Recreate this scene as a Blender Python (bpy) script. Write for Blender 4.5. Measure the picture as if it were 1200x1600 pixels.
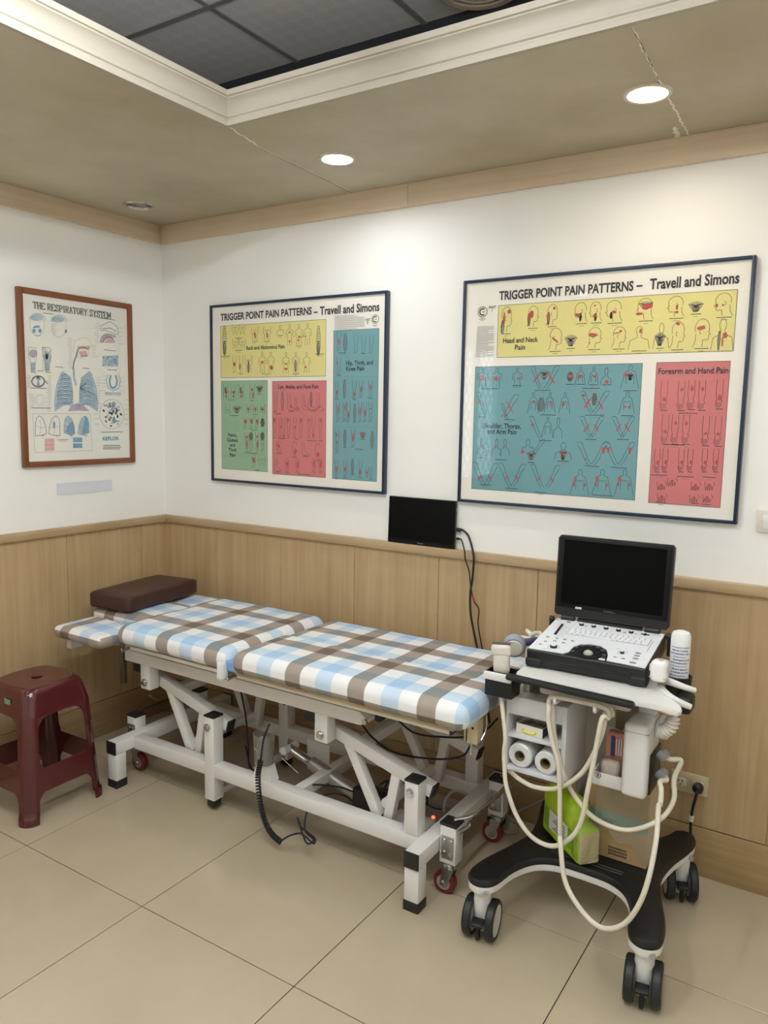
import bpy, bmesh, math, random
from mathutils import Matrix, Vector
random.seed(7)
for o in list(bpy.data.objects): bpy.data.objects.remove(o)
SC = bpy.context.scene
COL = SC.collection

# ------------------------------------------------------------------ camera
CAM = Vector((2.96946, -2.62208, 1.50867)); FPX = 1204.0
AX = Vector((0.8410098, 0.54074715, 0.01717644))      # camera right in world
AY = Vector((-0.08107775, 0.09458125, 0.99221005))    # camera up
AZ = Vector((0.53491019, -0.83585101, 0.12338631))    # camera back
cd = bpy.data.cameras.new('camera'); cam = bpy.data.objects.new('camera', cd); COL.objects.link(cam)
cam.matrix_world = Matrix(((AX.x, AY.x, AZ.x, CAM.x), (AX.y, AY.y, AZ.y, CAM.y), (AX.z, AY.z, AZ.z, CAM.z), (0, 0, 0, 1)))
cd.sensor_fit = 'HORIZONTAL'; cd.sensor_width = 36.0; cd.lens = 36.0 * FPX / 1200.0; cd.clip_start = 0.05
SC.camera = cam

# a photo pixel gives a direction; the plane it is cut with gives the distance
def ray(px, py): return AX * (px - 600) + AY * (800 - py) - AZ * FPX
def PB(px, py, y=0.0):
    r = ray(px, py); return CAM + r * ((y - CAM.y) / r.y)
def PL(px, py, x=0.0):
    r = ray(px, py); return CAM + r * ((x - CAM.x) / r.x)
def PF(px, py, z=0.0):
    r = ray(px, py); return CAM + r * ((z - CAM.z) / r.z)

# ------------------------------------------------------------------ world, exposure
w = bpy.data.worlds.new('world'); SC.world = w; w.use_nodes = True
bg = w.node_tree.nodes['Background']; bg.inputs[0].default_value = (0.80, 0.90, 1.0, 1); bg.inputs[1].default_value = 6.0
SC.view_settings.view_transform = 'Standard'; SC.view_settings.look = 'None'
SC.view_settings.gamma = 1.0; SC.view_settings.use_curve_mapping = False
SC.view_settings.exposure = 0.60

# ------------------------------------------------------------------ room sizes (metres)
RX, RY = 4.40, -4.60            # right wall, wall behind the camera
CEIL, TOP = 2.385, 2.945        # dropped soffit and the tiled ceiling above it
OX0, OX1, OY0, OY1 = 1.205, 3.30, -0.795, -3.75   # opening in the soffit

def area(name, loc, size, power, color, sy=None, rot=(0, 0, 0), shape='SQUARE', spread=None):
    l = bpy.data.lights.new(name, 'AREA'); l.energy = power; l.color = color; l.shape = shape; l.size = size
    if sy: l.shape = 'RECTANGLE'; l.size_y = sy
    if spread: l.spread = spread
    o = bpy.data.objects.new(name, l); COL.objects.link(o); o.location = loc; o.rotation_euler = rot
    return o
# two added, unseen fill tubes in the ceiling recess (emissive tubes built with the room): (x, y), radiance
HANG = 2.50; FILL_TUBES = [(1.78, -2.00), (2.70, -2.10)]; FILL_GLOW = 85.0; FILL_COL = (0.90, 0.955, 1.0)
# recessed downlights: (x, y, watts, colour); watts 0 = switched off
COOL, WARM = (0.93, 0.97, 1.0), (1.0, 0.92, 0.80)
DOWN = [(1.317, -0.378, 1.9, COOL), (2.364, -0.392, 1.6, WARM), (0.218, -0.310, 0, WARM),
        (3.45, -0.39, 2, COOL), (0.55, -1.75, 2, WARM), (1.11, -2.85, 3, COOL), (3.86, -1.60, 2, COOL), (3.86, -3.00, 2, COOL),
        (1.30, -4.20, 2, COOL), (2.90, -4.20, 2, COOL)]
for x, y, p, c in DOWN:
    if p: area('downlight_lamp', (x, y, CEIL + 0.018), 0.085, p, c, shape='DISK')

# ------------------------------------------------------------------ materials
def lin(c):
    if isinstance(c, str):
        c = [int(c[i:i + 2], 16) / 255 for i in (0, 2, 4)]
    return tuple(((v / 12.92) if v <= 0.04045 else ((v + 0.055) / 1.055) ** 2.4) for v in c) + (1.0,)
MATS = {}
def mat(name, col, rough=0.5, metal=0.0, coat=0.0, var=0.0, scale=20.0, bump=0.0, bscale=80.0, emit=0.0, alpha=1.0, stretch=(1, 1, 1), trans=0.0, spec=0.5, col2=None):
    if name in MATS: return MATS[name]
    m = bpy.data.materials.new(name); m.use_nodes = True; nt = m.node_tree; N = nt.nodes; L = nt.links
    b = N['Principled BSDF']; c = lin(col)
    b.inputs['Base Color'].default_value = c; b.inputs['Roughness'].default_value = rough; b.inputs['Metallic'].default_value = metal
    b.inputs['Coat Weight'].default_value = coat; b.inputs['Coat Roughness'].default_value = 0.08; b.inputs['Alpha'].default_value = alpha
    b.inputs['Transmission Weight'].default_value = trans; b.inputs['Specular IOR Level'].default_value = spec
    if emit: b.inputs['Emission Color'].default_value = c; b.inputs['Emission Strength'].default_value = emit
    if var or bump or col2:
        tc = N.new('ShaderNodeTexCoord'); mp = N.new('ShaderNodeMapping'); mp.inputs['Scale'].default_value = stretch
        L.new(tc.outputs['Object'], mp.inputs['Vector'])
    if var or col2:
        nz = N.new('ShaderNodeTexNoise'); nz.inputs['Scale'].default_value = scale; nz.inputs['Detail'].default_value = 6; nz.inputs['Roughness'].default_value = 0.6
        L.new(mp.outputs[0], nz.inputs['Vector'])
        r = N.new('ShaderNodeValToRGB'); e = r.color_ramp.elements
        d = lin(col2) if col2 else tuple(v * (1 - var) for v in c[:3]) + (1,)
        u = c if col2 else tuple(min(1, v * (1 + var * 0.6)) for v in c[:3]) + (1,)
        e[0].position = 0.3; e[0].color = d; e[1].position = 0.7; e[1].color = u
        L.new(nz.outputs['Fac'], r.inputs['Fac']); L.new(r.outputs['Color'], b.inputs['Base Color'])
    if bump:
        n2 = N.new('ShaderNodeTexNoise'); n2.inputs['Scale'].default_value = bscale; n2.inputs['Detail'].default_value = 4
        L.new(mp.outputs[0], n2.inputs['Vector'])
        bp = N.new('ShaderNodeBump'); bp.inputs['Strength'].default_value = bump; bp.inputs['Distance'].default_value = 0.002
        L.new(n2.outputs['Fac'], bp.inputs['Height']); L.new(bp.outputs['Normal'], b.inputs['Normal'])
    MATS[name] = m; return m

def wood(name, c1, c2, axis, rough=0.45):
    """oak laminate with the grain running along one axis"""
    if name in MATS: return MATS[name]
    m = bpy.data.materials.new(name); m.use_nodes = True; nt = m.node_tree; N = nt.nodes; L = nt.links; b = N['Principled BSDF']
    tc = N.new('ShaderNodeTexCoord'); mp = N.new('ShaderNodeMapping')
    geo = N.new('ShaderNodeObjectInfo'); add = N.new('ShaderNodeVectorMath'); add.operation = 'ADD'
    sc = N.new('ShaderNodeVectorMath'); sc.operation = 'SCALE'; sc.inputs[0].default_value = (3.1, 7.3, 5.7); L.new(geo.outputs['Random'], sc.inputs['Scale'])
    L.new(tc.outputs['Object'], add.inputs[0]); L.new(sc.outputs[0], add.inputs[1])
    s = [38.0, 38.0, 38.0]; s['xyz'.index(axis)] = 1.3; mp.inputs['Scale'].default_value = s
    L.new(add.outputs[0], mp.inputs['Vector'])
    n1 = N.new('ShaderNodeTexNoise'); n1.inputs['Scale'].default_value = 1.0; n1.inputs['Detail'].default_value = 8; n1.inputs['Roughness'].default_value = 0.62; n1.inputs['Distortion'].default_value = 0.4
    L.new(mp.outputs[0], n1.inputs['Vector'])
    n2 = N.new('ShaderNodeTexNoise'); n2.inputs['Scale'].default_value = 6.0; n2.inputs['Detail'].default_value = 3; L.new(add.outputs[0], n2.inputs['Vector'])
    mx = N.new('ShaderNodeMath'); mx.operation = 'MULTIPLY_ADD'; mx.inputs[1].default_value = 0.72; L.new(n1.outputs['Fac'], mx.inputs[0])
    m2 = N.new('ShaderNodeMath'); m2.operation = 'MULTIPLY'; m2.inputs[1].default_value = 0.28; L.new(n2.outputs['Fac'], m2.inputs[0]); L.new(m2.outputs[0], mx.inputs[2])
    r = N.new('ShaderNodeValToRGB'); e = r.color_ramp.elements; e[0].position = 0.33; e[0].color = lin(c2); e[1].position = 0.66; e[1].color = lin(c1)
    L.new(mx.outputs[0], r.inputs['Fac']); L.new(r.outputs['Color'], b.inputs['Base Color'])
    b.inputs['Roughness'].default_value = rough
    bp = N.new('ShaderNodeBump'); bp.inputs['Strength'].default_value = 0.12; bp.inputs['Distance'].default_value = 0.001
    L.new(n1.outputs['Fac'], bp.inputs['Height']); L.new(bp.outputs['Normal'], b.inputs['Normal'])
    MATS[name] = m; return m

def clear(name, tint='ffffff', rough=0.03, op=0.0, ior=1.45, wrinkle=0.0, wscale=60):
    """thin clear sheet: see-through with a Fresnel sheen; op = share of milky white"""
    if name in MATS: return MATS[name]
    m = bpy.data.materials.new(name); m.use_nodes = True; nt = m.node_tree; N = nt.nodes; L = nt.links
    N.remove(N['Principled BSDF']); out = N['Material Output']
    t = N.new('ShaderNodeBsdfTransparent'); t.inputs[0].default_value = lin(tint)
    g = N.new('ShaderNodeBsdfGlossy'); g.inputs['Roughness'].default_value = rough
    d = N.new('ShaderNodeBsdfDiffuse'); d.inputs[0].default_value = lin('e8e6e0')
    lw = N.new('ShaderNodeLayerWeight'); lw.inputs[0].default_value = 0.5; p5 = N.new('ShaderNodeMath'); p5.operation = 'POWER'; p5.inputs[1].default_value = 5.0; L.new(lw.outputs['Facing'], p5.inputs[0])
    f0 = ((ior - 1) / (ior + 1)) ** 2; f = N.new('ShaderNodeMath'); f.operation = 'MULTIPLY_ADD'; f.inputs[1].default_value = 1 - f0; f.inputs[2].default_value = f0; L.new(p5.outputs[0], f.inputs[0])
    a = N.new('ShaderNodeMixShader'); a.inputs[0].default_value = op; L.new(t.outputs[0], a.inputs[1]); L.new(d.outputs[0], a.inputs[2])
    s = N.new('ShaderNodeMixShader'); L.new(f.outputs[0], s.inputs[0]); L.new(a.outputs[0], s.inputs[1]); L.new(g.outputs[0], s.inputs[2])
    if wrinkle:
        tc = N.new('ShaderNodeTexCoord'); n2 = N.new('ShaderNodeTexNoise'); n2.inputs['Scale'].default_value = wscale; n2.inputs['Detail'].default_value = 3; n2.inputs['Distortion'].default_value = 1.5
        L.new(tc.outputs['Object'], n2.inputs['Vector']); bp = N.new('ShaderNodeBump'); bp.inputs['Strength'].default_value = wrinkle; bp.inputs['Distance'].default_value = 0.01
        L.new(n2.outputs['Fac'], bp.inputs['Height']); L.new(bp.outputs['Normal'], g.inputs['Normal']); L.new(bp.outputs['Normal'], lw.inputs['Normal'])
    L.new(s.outputs[0], out.inputs[0]); MATS[name] = m; return m

def plaid(name, px, py, per=0.25):
    """woven check: white / blue / white / taupe bands crossing each other; UV in metres, taupe band centred on px, py"""
    m = bpy.data.materials.new(name); m.use_nodes = True; nt = m.node_tree; N = nt.nodes; L = nt.links; b = N['Principled BSDF']
    uv = N.new('ShaderNodeUVMap'); sp = N.new('ShaderNodeSeparateXYZ'); L.new(uv.outputs[0], sp.inputs[0]); outs = []
    for i, ph in ((0, px), (1, py)):
        a = N.new('ShaderNodeMath'); a.operation = 'SUBTRACT'; L.new(sp.outputs[i], a.inputs[0]); a.inputs[1].default_value = ph - per * 7 / 8
        q = N.new('ShaderNodeMath'); q.operation = 'DIVIDE'; L.new(a.outputs[0], q.inputs[0]); q.inputs[1].default_value = per
        fr = N.new('ShaderNodeMath'); fr.operation = 'FRACT'; L.new(q.outputs[0], fr.inputs[0])
        r = N.new('ShaderNodeValToRGB'); r.color_ramp.interpolation = 'CONSTANT'; e = r.color_ramp.elements
        W, Bl, T = (1, 1, 1, 1), (0.66, 0.82, 0.97, 1), (0.42, 0.35, 0.295, 1)
        e[0].position = 0; e[0].color = W; e[1].position = 0.25; e[1].color = Bl
        k = e.new(0.5); k.color = W; k = e.new(0.75); k.color = T
        L.new(fr.outputs[0], r.inputs[0]); outs.append(r)
    mx = N.new('ShaderNodeMix'); mx.data_type = 'RGBA'; mx.blend_type = 'MULTIPLY'; mx.inputs['Factor'].default_value = 1
    L.new(outs[0].outputs[0], mx.inputs['A']); L.new(outs[1].outputs[0], mx.inputs['B'])
    m3 = N.new('ShaderNodeMix'); m3.data_type = 'RGBA'; m3.blend_type = 'MULTIPLY'; m3.inputs['Factor'].default_value = 1
    m3.inputs['B'].default_value = lin('e6e6e6'); L.new(mx.outputs['Result'], m3.inputs['A']); L.new(m3.outputs['Result'], b.inputs['Base Color'])
    b.inputs['Roughness'].default_value = 0.62; b.inputs['Sheen Weight'].default_value = 0.1
    tc = N.new('ShaderNodeTexCoord'); n2 = N.new('ShaderNodeTexNoise'); n2.inputs['Scale'].default_value = 14; n2.inputs['Detail'].default_value = 4; L.new(tc.outputs['Object'], n2.inputs['Vector'])
    bp = N.new('ShaderNodeBump'); bp.inputs['Strength'].default_value = 0.25; bp.inputs['Distance'].default_value = 0.006
    L.new(n2.outputs['Fac'], bp.inputs['Height']); L.new(bp.outputs['Normal'], b.inputs['Normal'])
    return m

WHITE_STEEL = mat('white_powder_coat', 'dcd9d4', 0.38, bump=0.05, bscale=300)
BLACK_PLASTIC = mat('black_plastic', '1a1a1c', 0.42)
BLACK_RUBBER = mat('black_rubber', '17181a', 0.6)
CHROME = mat('chrome', 'c9c9c9', 0.18, 1.0)
ZINC = mat('zinc_plate', 'b4b3af', 0.35, 1.0)
WHITE_PLASTIC = mat('white_plastic', 'e2e1de', 0.35)

# ------------------------------------------------------------------ mesh helpers
ORG = {}          # world origin of each object (objects carry no rotation)
class MB:
    def __init__(s, M=None): s.v = []; s.f = []; s.uv = None; s.M = M
    def add(s, vs, fs):
        o = len(s.v)
        for p in vs:
            p = Vector(p); s.v.append(s.M @ p if s.M else p)
        s.f += [tuple(i + o for i in f) for f in fs]; return s
    def bx(s, x0, x1, y0, y1, z0, z1):
        return s.add([(x0, y0, z0), (x1, y0, z0), (x1, y1, z0), (x0, y1, z0), (x0, y0, z1), (x1, y0, z1), (x1, y1, z1), (x0, y1, z1)],
                     [(3, 2, 1, 0), (4, 5, 6, 7), (0, 1, 5, 4), (1, 2, 6, 5), (2, 3, 7, 6), (3, 0, 4, 7)])
    def rb(s, x0, x1, y0, y1, z0, z1, r=0.004, seg=2, rot=None):
        """bevelled box"""
        bm = bmesh.new(); bmesh.ops.create_cube(bm, size=1.0)
        for v in bm.verts: v.co = Vector((v.co.x * (x1 - x0), v.co.y * (y1 - y0), v.co.z * (z1 - z0)))
        r = min(r, 0.49 * min(abs(x1 - x0), abs(y1 - y0), abs(z1 - z0)))
        bmesh.ops.bevel(bm, geom=bm.edges[:], offset=r, segments=seg, affect='EDGES', profile=0.5)
        c = Vector(((x0 + x1) / 2, (y0 + y1) / 2, (z0 + z1) / 2)); bm.verts.index_update()
        vs = [((rot @ v.co) if rot else v.co) + c for v in bm.verts]
        s.add(vs, [tuple(v.index for v in f.verts) for f in bm.faces]); bm.free(); return s
    def bar(s, p0, p1, wd, ht, up=(0, 1, 0), r=0.003):
        """square tube from p0 to p1; wd across, ht along up"""
        p0, p1 = Vector(p0), Vector(p1); d = (p1 - p0); l = d.length; d.normalize(); u = Vector(up); u = (u - d * u.dot(d)).normalized(); n = d.cross(u)
        M = Matrix((d, n, u)).transposed(); c = (p0 + p1) / 2
        t = MB(); t.rb(-l / 2, l / 2, -wd / 2, wd / 2, -ht / 2, ht / 2, r)
        return s.add([M @ v + c for v in t.v], t.f)
    def cyl(s, p0, p1, r0, r1=None, n=20, cap=True, bev=0.0):
        p0, p1 = Vector(p0), Vector(p1); r1 = r0 if r1 is None else r1; d = (p1 - p0); l = d.length; d.normalize()
        prof = [(r0, 0), (r1, l)]
        if bev: prof = [(r0 - bev, 0), (r0, bev), (r1, l - bev), (r1 - bev, l)]
        return s.lathe(prof, p0, d, n, cap)
    def lathe(s, prof, p0, axis=(0, 0, 1), n=24, cap=True):
        d = Vector(axis).normalized(); a = Vector((1, 0, 0)) if abs(d.x) < 0.9 else Vector((0, 1, 0)); u = d.cross(a).normalized(); w_ = d.cross(u); p0 = Vector(p0)
        vs = []; fs = []
        for r, z in prof:
            for k in range(n):
                t = 2 * math.pi * k / n; vs.append(p0 + d * z + (u * math.cos(t) + w_ * math.sin(t)) * max(r, 1e-5))
        for i in range(len(prof) - 1):
            for k in range(n):
                k2 = (k + 1) % n; fs.append((i * n + k, i * n + k2, (i + 1) * n + k2, (i + 1) * n + k))
        if cap: fs.append(tuple(range(n))[::-1]); fs.append(tuple((len(prof) - 1) * n + k for k in range(n)))
        return s.add(vs, fs)
    def tube(s, pts, r, n=8, sub=6, cap=True):
        pts = [Vector(p) for p in pts]
        if sub > 1 and len(pts) > 2: pts = spline(pts, sub)
        rr = r if callable(r) else (lambda t: r)
        t0 = (pts[1] - pts[0]).normalized(); u = t0.orthogonal().normalized(); vs = []; fs = []; N = len(pts)
        for i, p in enumerate(pts):
            t = (pts[min(i + 1, N - 1)] - pts[max(i - 1, 0)]).normalized(); u = (u - t * u.dot(t)); u = u.normalized() if u.length > 1e-6 else t.orthogonal().normalized(); w_ = t.cross(u); q = rr(i / (N - 1))
            for k in range(n):
                a = 2 * math.pi * k / n; vs.append(p + (u * math.cos(a) + w_ * math.sin(a)) * q)
        for i in range(N - 1):
            for k in range(n):
                k2 = (k + 1) % n; fs.append((i * n + k, i * n + k2, (i + 1) * n + k2, (i + 1) * n + k))
        if cap: fs.append(tuple(range(n))[::-1]); fs.append(tuple((N - 1) * n + k for k in range(n)))
        return s.add(vs, fs)
    def prism(s, poly, a0, a1, axis='z'):
        """2-D outline pushed from a0 to a1 along an axis; poly in the other two axes in order"""
        def P(u, v, a): return {'z': (u, v, a), 'y': (u, a, v), 'x': (a, u, v)}[axis]
        n = len(poly); vs = [P(u, v, a0) for u, v in poly] + [P(u, v, a1) for u, v in poly]
        fs = [tuple(range(n)), tuple(range(2 * n - 1, n - 1, -1))] + [(i, i + n, (i + 1) % n + n, (i + 1) % n) for i in range(n)]
        return s.add(vs, fs)
    def build(s, name, m, parent=None, origin=None, smooth=35):
        if origin is None: origin = ORG[parent.name] if parent else (sum(s.v, Vector()) / len(s.v) if s.v else Vector())
        o3 = Vector(origin); me = bpy.data.meshes.new(name); me.from_pydata([tuple(v - o3) for v in s.v], [], s.f)
        bm = bmesh.new(); bm.from_mesh(me); bmesh.ops.recalc_face_normals(bm, faces=bm.faces[:]); bm.to_mesh(me); bm.free()
        if m: me.materials.append(m)
        if smooth:
            me.shade_smooth(); me.set_sharp_from_angle(angle=math.radians(smooth))
        return link(name, me, parent, o3)
def link(name, me, parent, o3):
    o = bpy.data.objects.new(name, me); COL.objects.link(o); ORG[o.name] = Vector(o3)
    if parent: o.parent = parent; o.location = Vector(o3) - ORG[parent.name]
    else: o.location = o3
    return o
def spline(p, sub):
    q = [p[0] * 2 - p[1]] + p + [p[-1] * 2 - p[-2]]; out = []
    for i in range(1, len(q) - 2):
        for k in range(sub):
            t = k / sub; a, b, c, d = q[i - 1], q[i], q[i + 1], q[i + 2]
            out.append(0.5 * ((2 * b) + (c - a) * t + (2 * a - 5 * b + 4 * c - d) * t * t + (3 * b - a - 3 * c + d) * t ** 3))
    out.append(p[-1]); return out
def tag(o, label, cat=None, group=None, kind=None):
    o['label'] = label
    if cat: o['category'] = cat
    if group: o['group'] = group
    if kind: o['kind'] = kind
    return o
def thing(name, loc, label, cat, group=None):
    o = bpy.data.objects.new(name, None); COL.objects.link(o); o.location = loc; o.empty_display_size = 0.05; ORG[o.name] = Vector(loc)
    return tag(o, label, cat, group)
def box(name, m, parent, x0, x1, y0, y1, z0, z1, r=0.0, seg=2):
    b = MB(); b.rb(x0, x1, y0, y1, z0, z1, r, seg) if r else b.bx(x0, x1, y0, y1, z0, z1)
    return b.build(name, m, parent)
def copy_tree(o, parent=None, off=None):
    c = o.copy(); COL.objects.link(c); c.parent = parent; ORG[c.name] = ORG[o.name] + (off or Vector())
    if off and not parent: c.location = o.location + off
    for ch in list(o.children): copy_tree(ch, c, off)
    return c
def soft(mb, x0, x1, y0, y1, z0, z1, r, cuts=20, puff=0.0, wob=0.0, seed=0, rot=None):
    """cushion: rounded box with a swelling top and a few dents"""
    hx, hy, hz = (x1 - x0) / 2, (y1 - y0) / 2, (z1 - z0) / 2; c = Vector(((x0 + x1) / 2, (y0 + y1) / 2, (z0 + z1) / 2)); r = min(r, hz * 0.98)
    bm = bmesh.new(); bmesh.ops.create_cube(bm, size=2.0); bmesh.ops.subdivide_edges(bm, edges=bm.edges[:], cuts=cuts, use_grid_fill=True)
    import mathutils.noise as NZ
    for v in bm.verts:
        p = Vector((v.co.x * hx, v.co.y * hy, v.co.z * hz)); q = Vector((max(-hx + r, min(hx - r, p.x)), max(-hy + r, min(hy - r, p.y)), max(-hz + r, min(hz - r, p.z))))
        d = p - q; v.co = q + (d.normalized() * r if d.length > 1e-9 else d)
        k = (1 - (v.co.x / hx) ** 4) * (1 - (v.co.y / hy) ** 4)
        if v.co.z > 0: v.co.z += puff * max(0, k)
        if wob:
            n = NZ.noise_vector((v.co + c) * 9 + Vector((seed, 0, 0))) * wob; n += NZ.noise_vector((v.co + c) * 28 + Vector((seed, 5, 0))) * wob * 0.35; v.co += n
    bm.verts.index_update(); mb.add([((rot @ v.co) if rot else v.co) + c for v in bm.verts], [tuple(v.index for v in f.verts) for f in bm.faces]); bm.free(); return mb
def check_uv(o, zt, rng, ox=0, oy=0, fold=None):
    """lay the woven check flat over the top and let it run down the sides"""
    me = o.data; uvl = me.uv_layers.new(name='UVMap'); O = ORG[o.name]
    for f in me.polygons:
        n = f.normal; x0, x1, y0, y1, r = rng; a90 = r * math.pi / 2
        def over(d, z):      # length of cloth run past the flat top at overhang d, height z
            return r * math.atan2(d, max(1e-6, z - (zt - r))) if z > zt - r else a90 + (zt - r - z)
        for li in f.loop_indices:
            p = me.vertices[me.loops[li].vertex_index].co + O; u, v = p.x, p.y
            if p.y < y0 + r and abs(n.y) >= abs(n.x): v = y0 + r - over(y0 + r - p.y, p.z)
            elif p.y > y1 - r and abs(n.y) >= abs(n.x): v = y1 - r + over(p.y - y1 + r, p.z)
            if p.x < x0 + r and abs(n.x) > abs(n.y): u = x0 + r - over(x0 + r - p.x, p.z)
            elif p.x > x1 - r and abs(n.x) > abs(n.y): u = x1 - r + over(p.x - x1 + r, p.z)
            if fold and p.y > fold - .035 * (p.x - x0): v += .02
            uvl.data[li].uv = (u + ox, v + oy)
# ================================================================== the room
PAINT = mat('white_wall_paint', 'f2f0ea', 0.55, var=0.03, scale=1.6, bump=0.06, bscale=120)
SOFFIT = mat('soffit_paint', 'cbc1ac', 0.5, var=0.10, scale=1.1, col2='a3967a', bump=0.04, bscale=60)
OAKV = wood('oak_panel', 'c2a781', 'ac8f66', 'z'); OAKX = wood('oak_along_x', 'e0cdb4', 'd0b698', 'x'); OAKY = wood('oak_along_y', 'e0cdb4', 'd0b698', 'y')
RAILX = wood('rail_along_x', 'bfa581', 'a98d67', 'x'); RAILY = wood('rail_along_y', 'bfa581', 'a98d67', 'y')
TILE = mat('polished_floor_tile', 'b8ab93', 0.16, var=0.05, scale=2.5, col2='b1a48a', bump=0.015, bscale=9)
GROUT = mat('dark_grout', '2e2820', 0.8)

fl = tag(box('floor', GROUT, None, 0, RX, RY, 0, -0.06, -0.0025), 'polished beige floor of large square tiles', 'floor', kind='structure')
def cuts(a, b, first, step):
    c = [a]; x = first
    while x < b - 0.02:
        if x > a + 0.02: c.append(x)
        x += step
    return c + [b]
xs = cuts(0, RX, 0.574 - 0.6, 0.6); ys = cuts(RY, 0, -0.558 - 4.2, 0.6)
for i in range(len(xs) - 1):
    for j in range(len(ys) - 1):
        b = MB(); g = 0.0015; b.rb(xs[i] + g, xs[i + 1] - g, ys[j] + g, ys[j + 1] - g, -0.012, 0.0, 0.0005, 1); b.build('floor_tile', TILE, fl)

# walls: the white plaster runs behind the oak panelling
wb = tag(box('wall_back', PAINT, None, -0.1, RX + 0.1, 0, 0.1, -0.06, TOP + 0.02), 'white plaster wall behind the treatment table with oak panelling below', 'wall', kind='structure')
# left wall has a window far behind the camera
WY0, WY1, WZ0, WZ1 = -4.05, -3.15, 0.95, 2.15
b = MB(); b.bx(-0.1, 0, RY, WY0, -0.06, TOP + .02); b.bx(-0.1, 0, WY1, 0, -0.06, TOP + .02); b.bx(-0.1, 0, WY0, WY1, -0.06, WZ0); b.bx(-0.1, 0, WY0, WY1, WZ1, TOP + .02)
wl = tag(b.build('wall_left', PAINT, None), 'white plaster wall on the left with oak panelling below', 'wall', kind='structure')
tag(box('wall_right', PAINT, None, RX, RX + 0.1, RY, 0, -0.06, TOP + .02), 'white plaster wall right of the cart', 'wall', kind='structure')
tag(box('wall_front', PAINT, None, -0.1, RX + 0.1, RY - 0.1, RY, -0.06, TOP + .02), 'white plaster wall behind the viewer', 'wall', kind='structure')
w1 = thing('window_1', (-0.05, (WY0 + WY1) / 2, WZ0), 'white framed window with diamond lattice in the left wall behind the viewer', 'window'); w1['kind'] = 'structure'
b = MB()
for a in ((WY0, WY0 + .04, WZ0, WZ1), (WY1 - .04, WY1, WZ0, WZ1), (WY0 + .04, WY1 - .04, WZ0, WZ0 + .04), (WY0 + .04, WY1 - .04, WZ1 - .04, WZ1), ((WY0 + WY1) / 2 - .02, (WY0 + WY1) / 2 + .02, WZ0 + .04, WZ1 - .04)): b.bx(-0.08, -0.03, *a)
b.build('window_frame', WHITE_PLASTIC, w1)
b = MB()
for k in range(-12, 24):
    z = WZ0 + k * 0.15
    for sg in (1, -1):
        a0 = WY0 + .04; a1 = WY1 - .04; z0 = z; z1 = z + sg * 0 + (a1 - a0) * 1.4
        if sg < 0: z0, z1 = z1, z0
        t0 = max(0, min(1, ((WZ0 + .04 if z1 > z0 else WZ1 - .04) - z0) / (z1 - z0))); t1 = max(0, min(1, ((WZ1 - .04 if z1 > z0 else WZ0 + .04) - z0) / (z1 - z0)))
        if t1 - t0 > 0.02: b.bar((-0.06, a0 + (a1 - a0) * t0, z0 + (z1 - z0) * t0), (-0.06, a0 + (a1 - a0) * t1, z0 + (z1 - z0) * t1), 0.008, 0.008, (1, 0, 0), 0)
b.build('lattice', WHITE_PLASTIC, w1)
MB().add([(-.05, WY0 + .04, WZ0 + .04), (-.05, WY1 - .04, WZ0 + .04), (-.05, WY1 - .04, WZ1 - .04), (-.05, WY0 + .04, WZ1 - .04)], [(0, 1, 2, 3)]).build('pane', clear('window_glass', 'eef4f4'), w1)

# dark bands on the wall above the soffit: recess shade painted as colour
SHADE = mat('recess_shade', '2b2b30', .9, var=.2, scale=6)
for a, par in (((0.002, RX - .002, -.004, 0, CEIL + .1, TOP), wb), ((0, .004, RY + .002, -.004, CEIL + .1, TOP), wl)): box('shade_band', SHADE, par, *a)
# oak panelling, one board at a time; seams 40 cm apart
PT = 0.009
seam = [0.0085, 0.356, 0.754, 1.154, 1.556, 1.965, 2.365, 2.765, 3.165, 3.565, 3.965, RX]
for a, c in zip(seam[:-1], seam[1:]):
    b = MB(); b.rb(a + .0008, c - .0008, -PT, 0.0, 0.171, 0.972, 0.0016, 1); b.build('wainscot_panel', OAKV, wb)
seam = [0.0, -0.160, -0.567, -0.972, -1.377, -1.782, -2.187, -2.592, -2.997, -3.402, -3.807, -4.212, RY]
for a, c in zip(seam[:-1], seam[1:]):
    b = MB(); b.rb(0, PT, c + .0008, a - .0008, 0.171, 0.972, 0.0016, 1)
    o = b.build('wainscot_panel', OAKV, wl)
tag(MB().rb(0, RX, -0.026, 0, 0.972, 1.006, 0.003).build('trim_1', RAILX, None), 'oak chair rail capping the panelling of the back wall', 'chair rail', kind='structure')
tag(MB().rb(0, 0.026, RY, -0.026, 0.972, 1.006, 0.003).build('trim_2', RAILY, None), 'oak chair rail capping the panelling of the left wall', 'chair rail', kind='structure')
bb = wood('oak_base_x', 'b3986f', '9d8058', 'x'); bby = wood('oak_base_y', 'b3986f', '9d8058', 'y')
tag(MB().rb(0.012, RX, -0.012, 0, 0, 0.168, 0.002).build('baseboard_back', bb, None), 'oak baseboard along the back wall', 'baseboard', kind='structure')
tag(MB().rb(0, 0.012, RY, 0, 0, 0.168, 0.002).build('baseboard_left', bby, None), 'oak baseboard along the left wall', 'baseboard', kind='structure')
# crown boards under the soffit
def crown(name, m, x0, x1, y0, y1, lab): tag(MB().rb(x0, x1, y0, y1, 2.301, CEIL, 0.002).build(name, m, None), lab, 'crown board', kind='structure')
crown('trim_3', OAKX, 0.02, 1.385, -0.02, 0, 'oak crown board on the back wall, the piece at the corner')
crown('trim_4', OAKX, 1.386, RX, -0.02, 0, 'oak crown board on the back wall, the piece above the wider chart')
crown('trim_5', OAKY, 0, 0.02, RY, 0, 'oak crown board along the top of the left wall')

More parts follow.
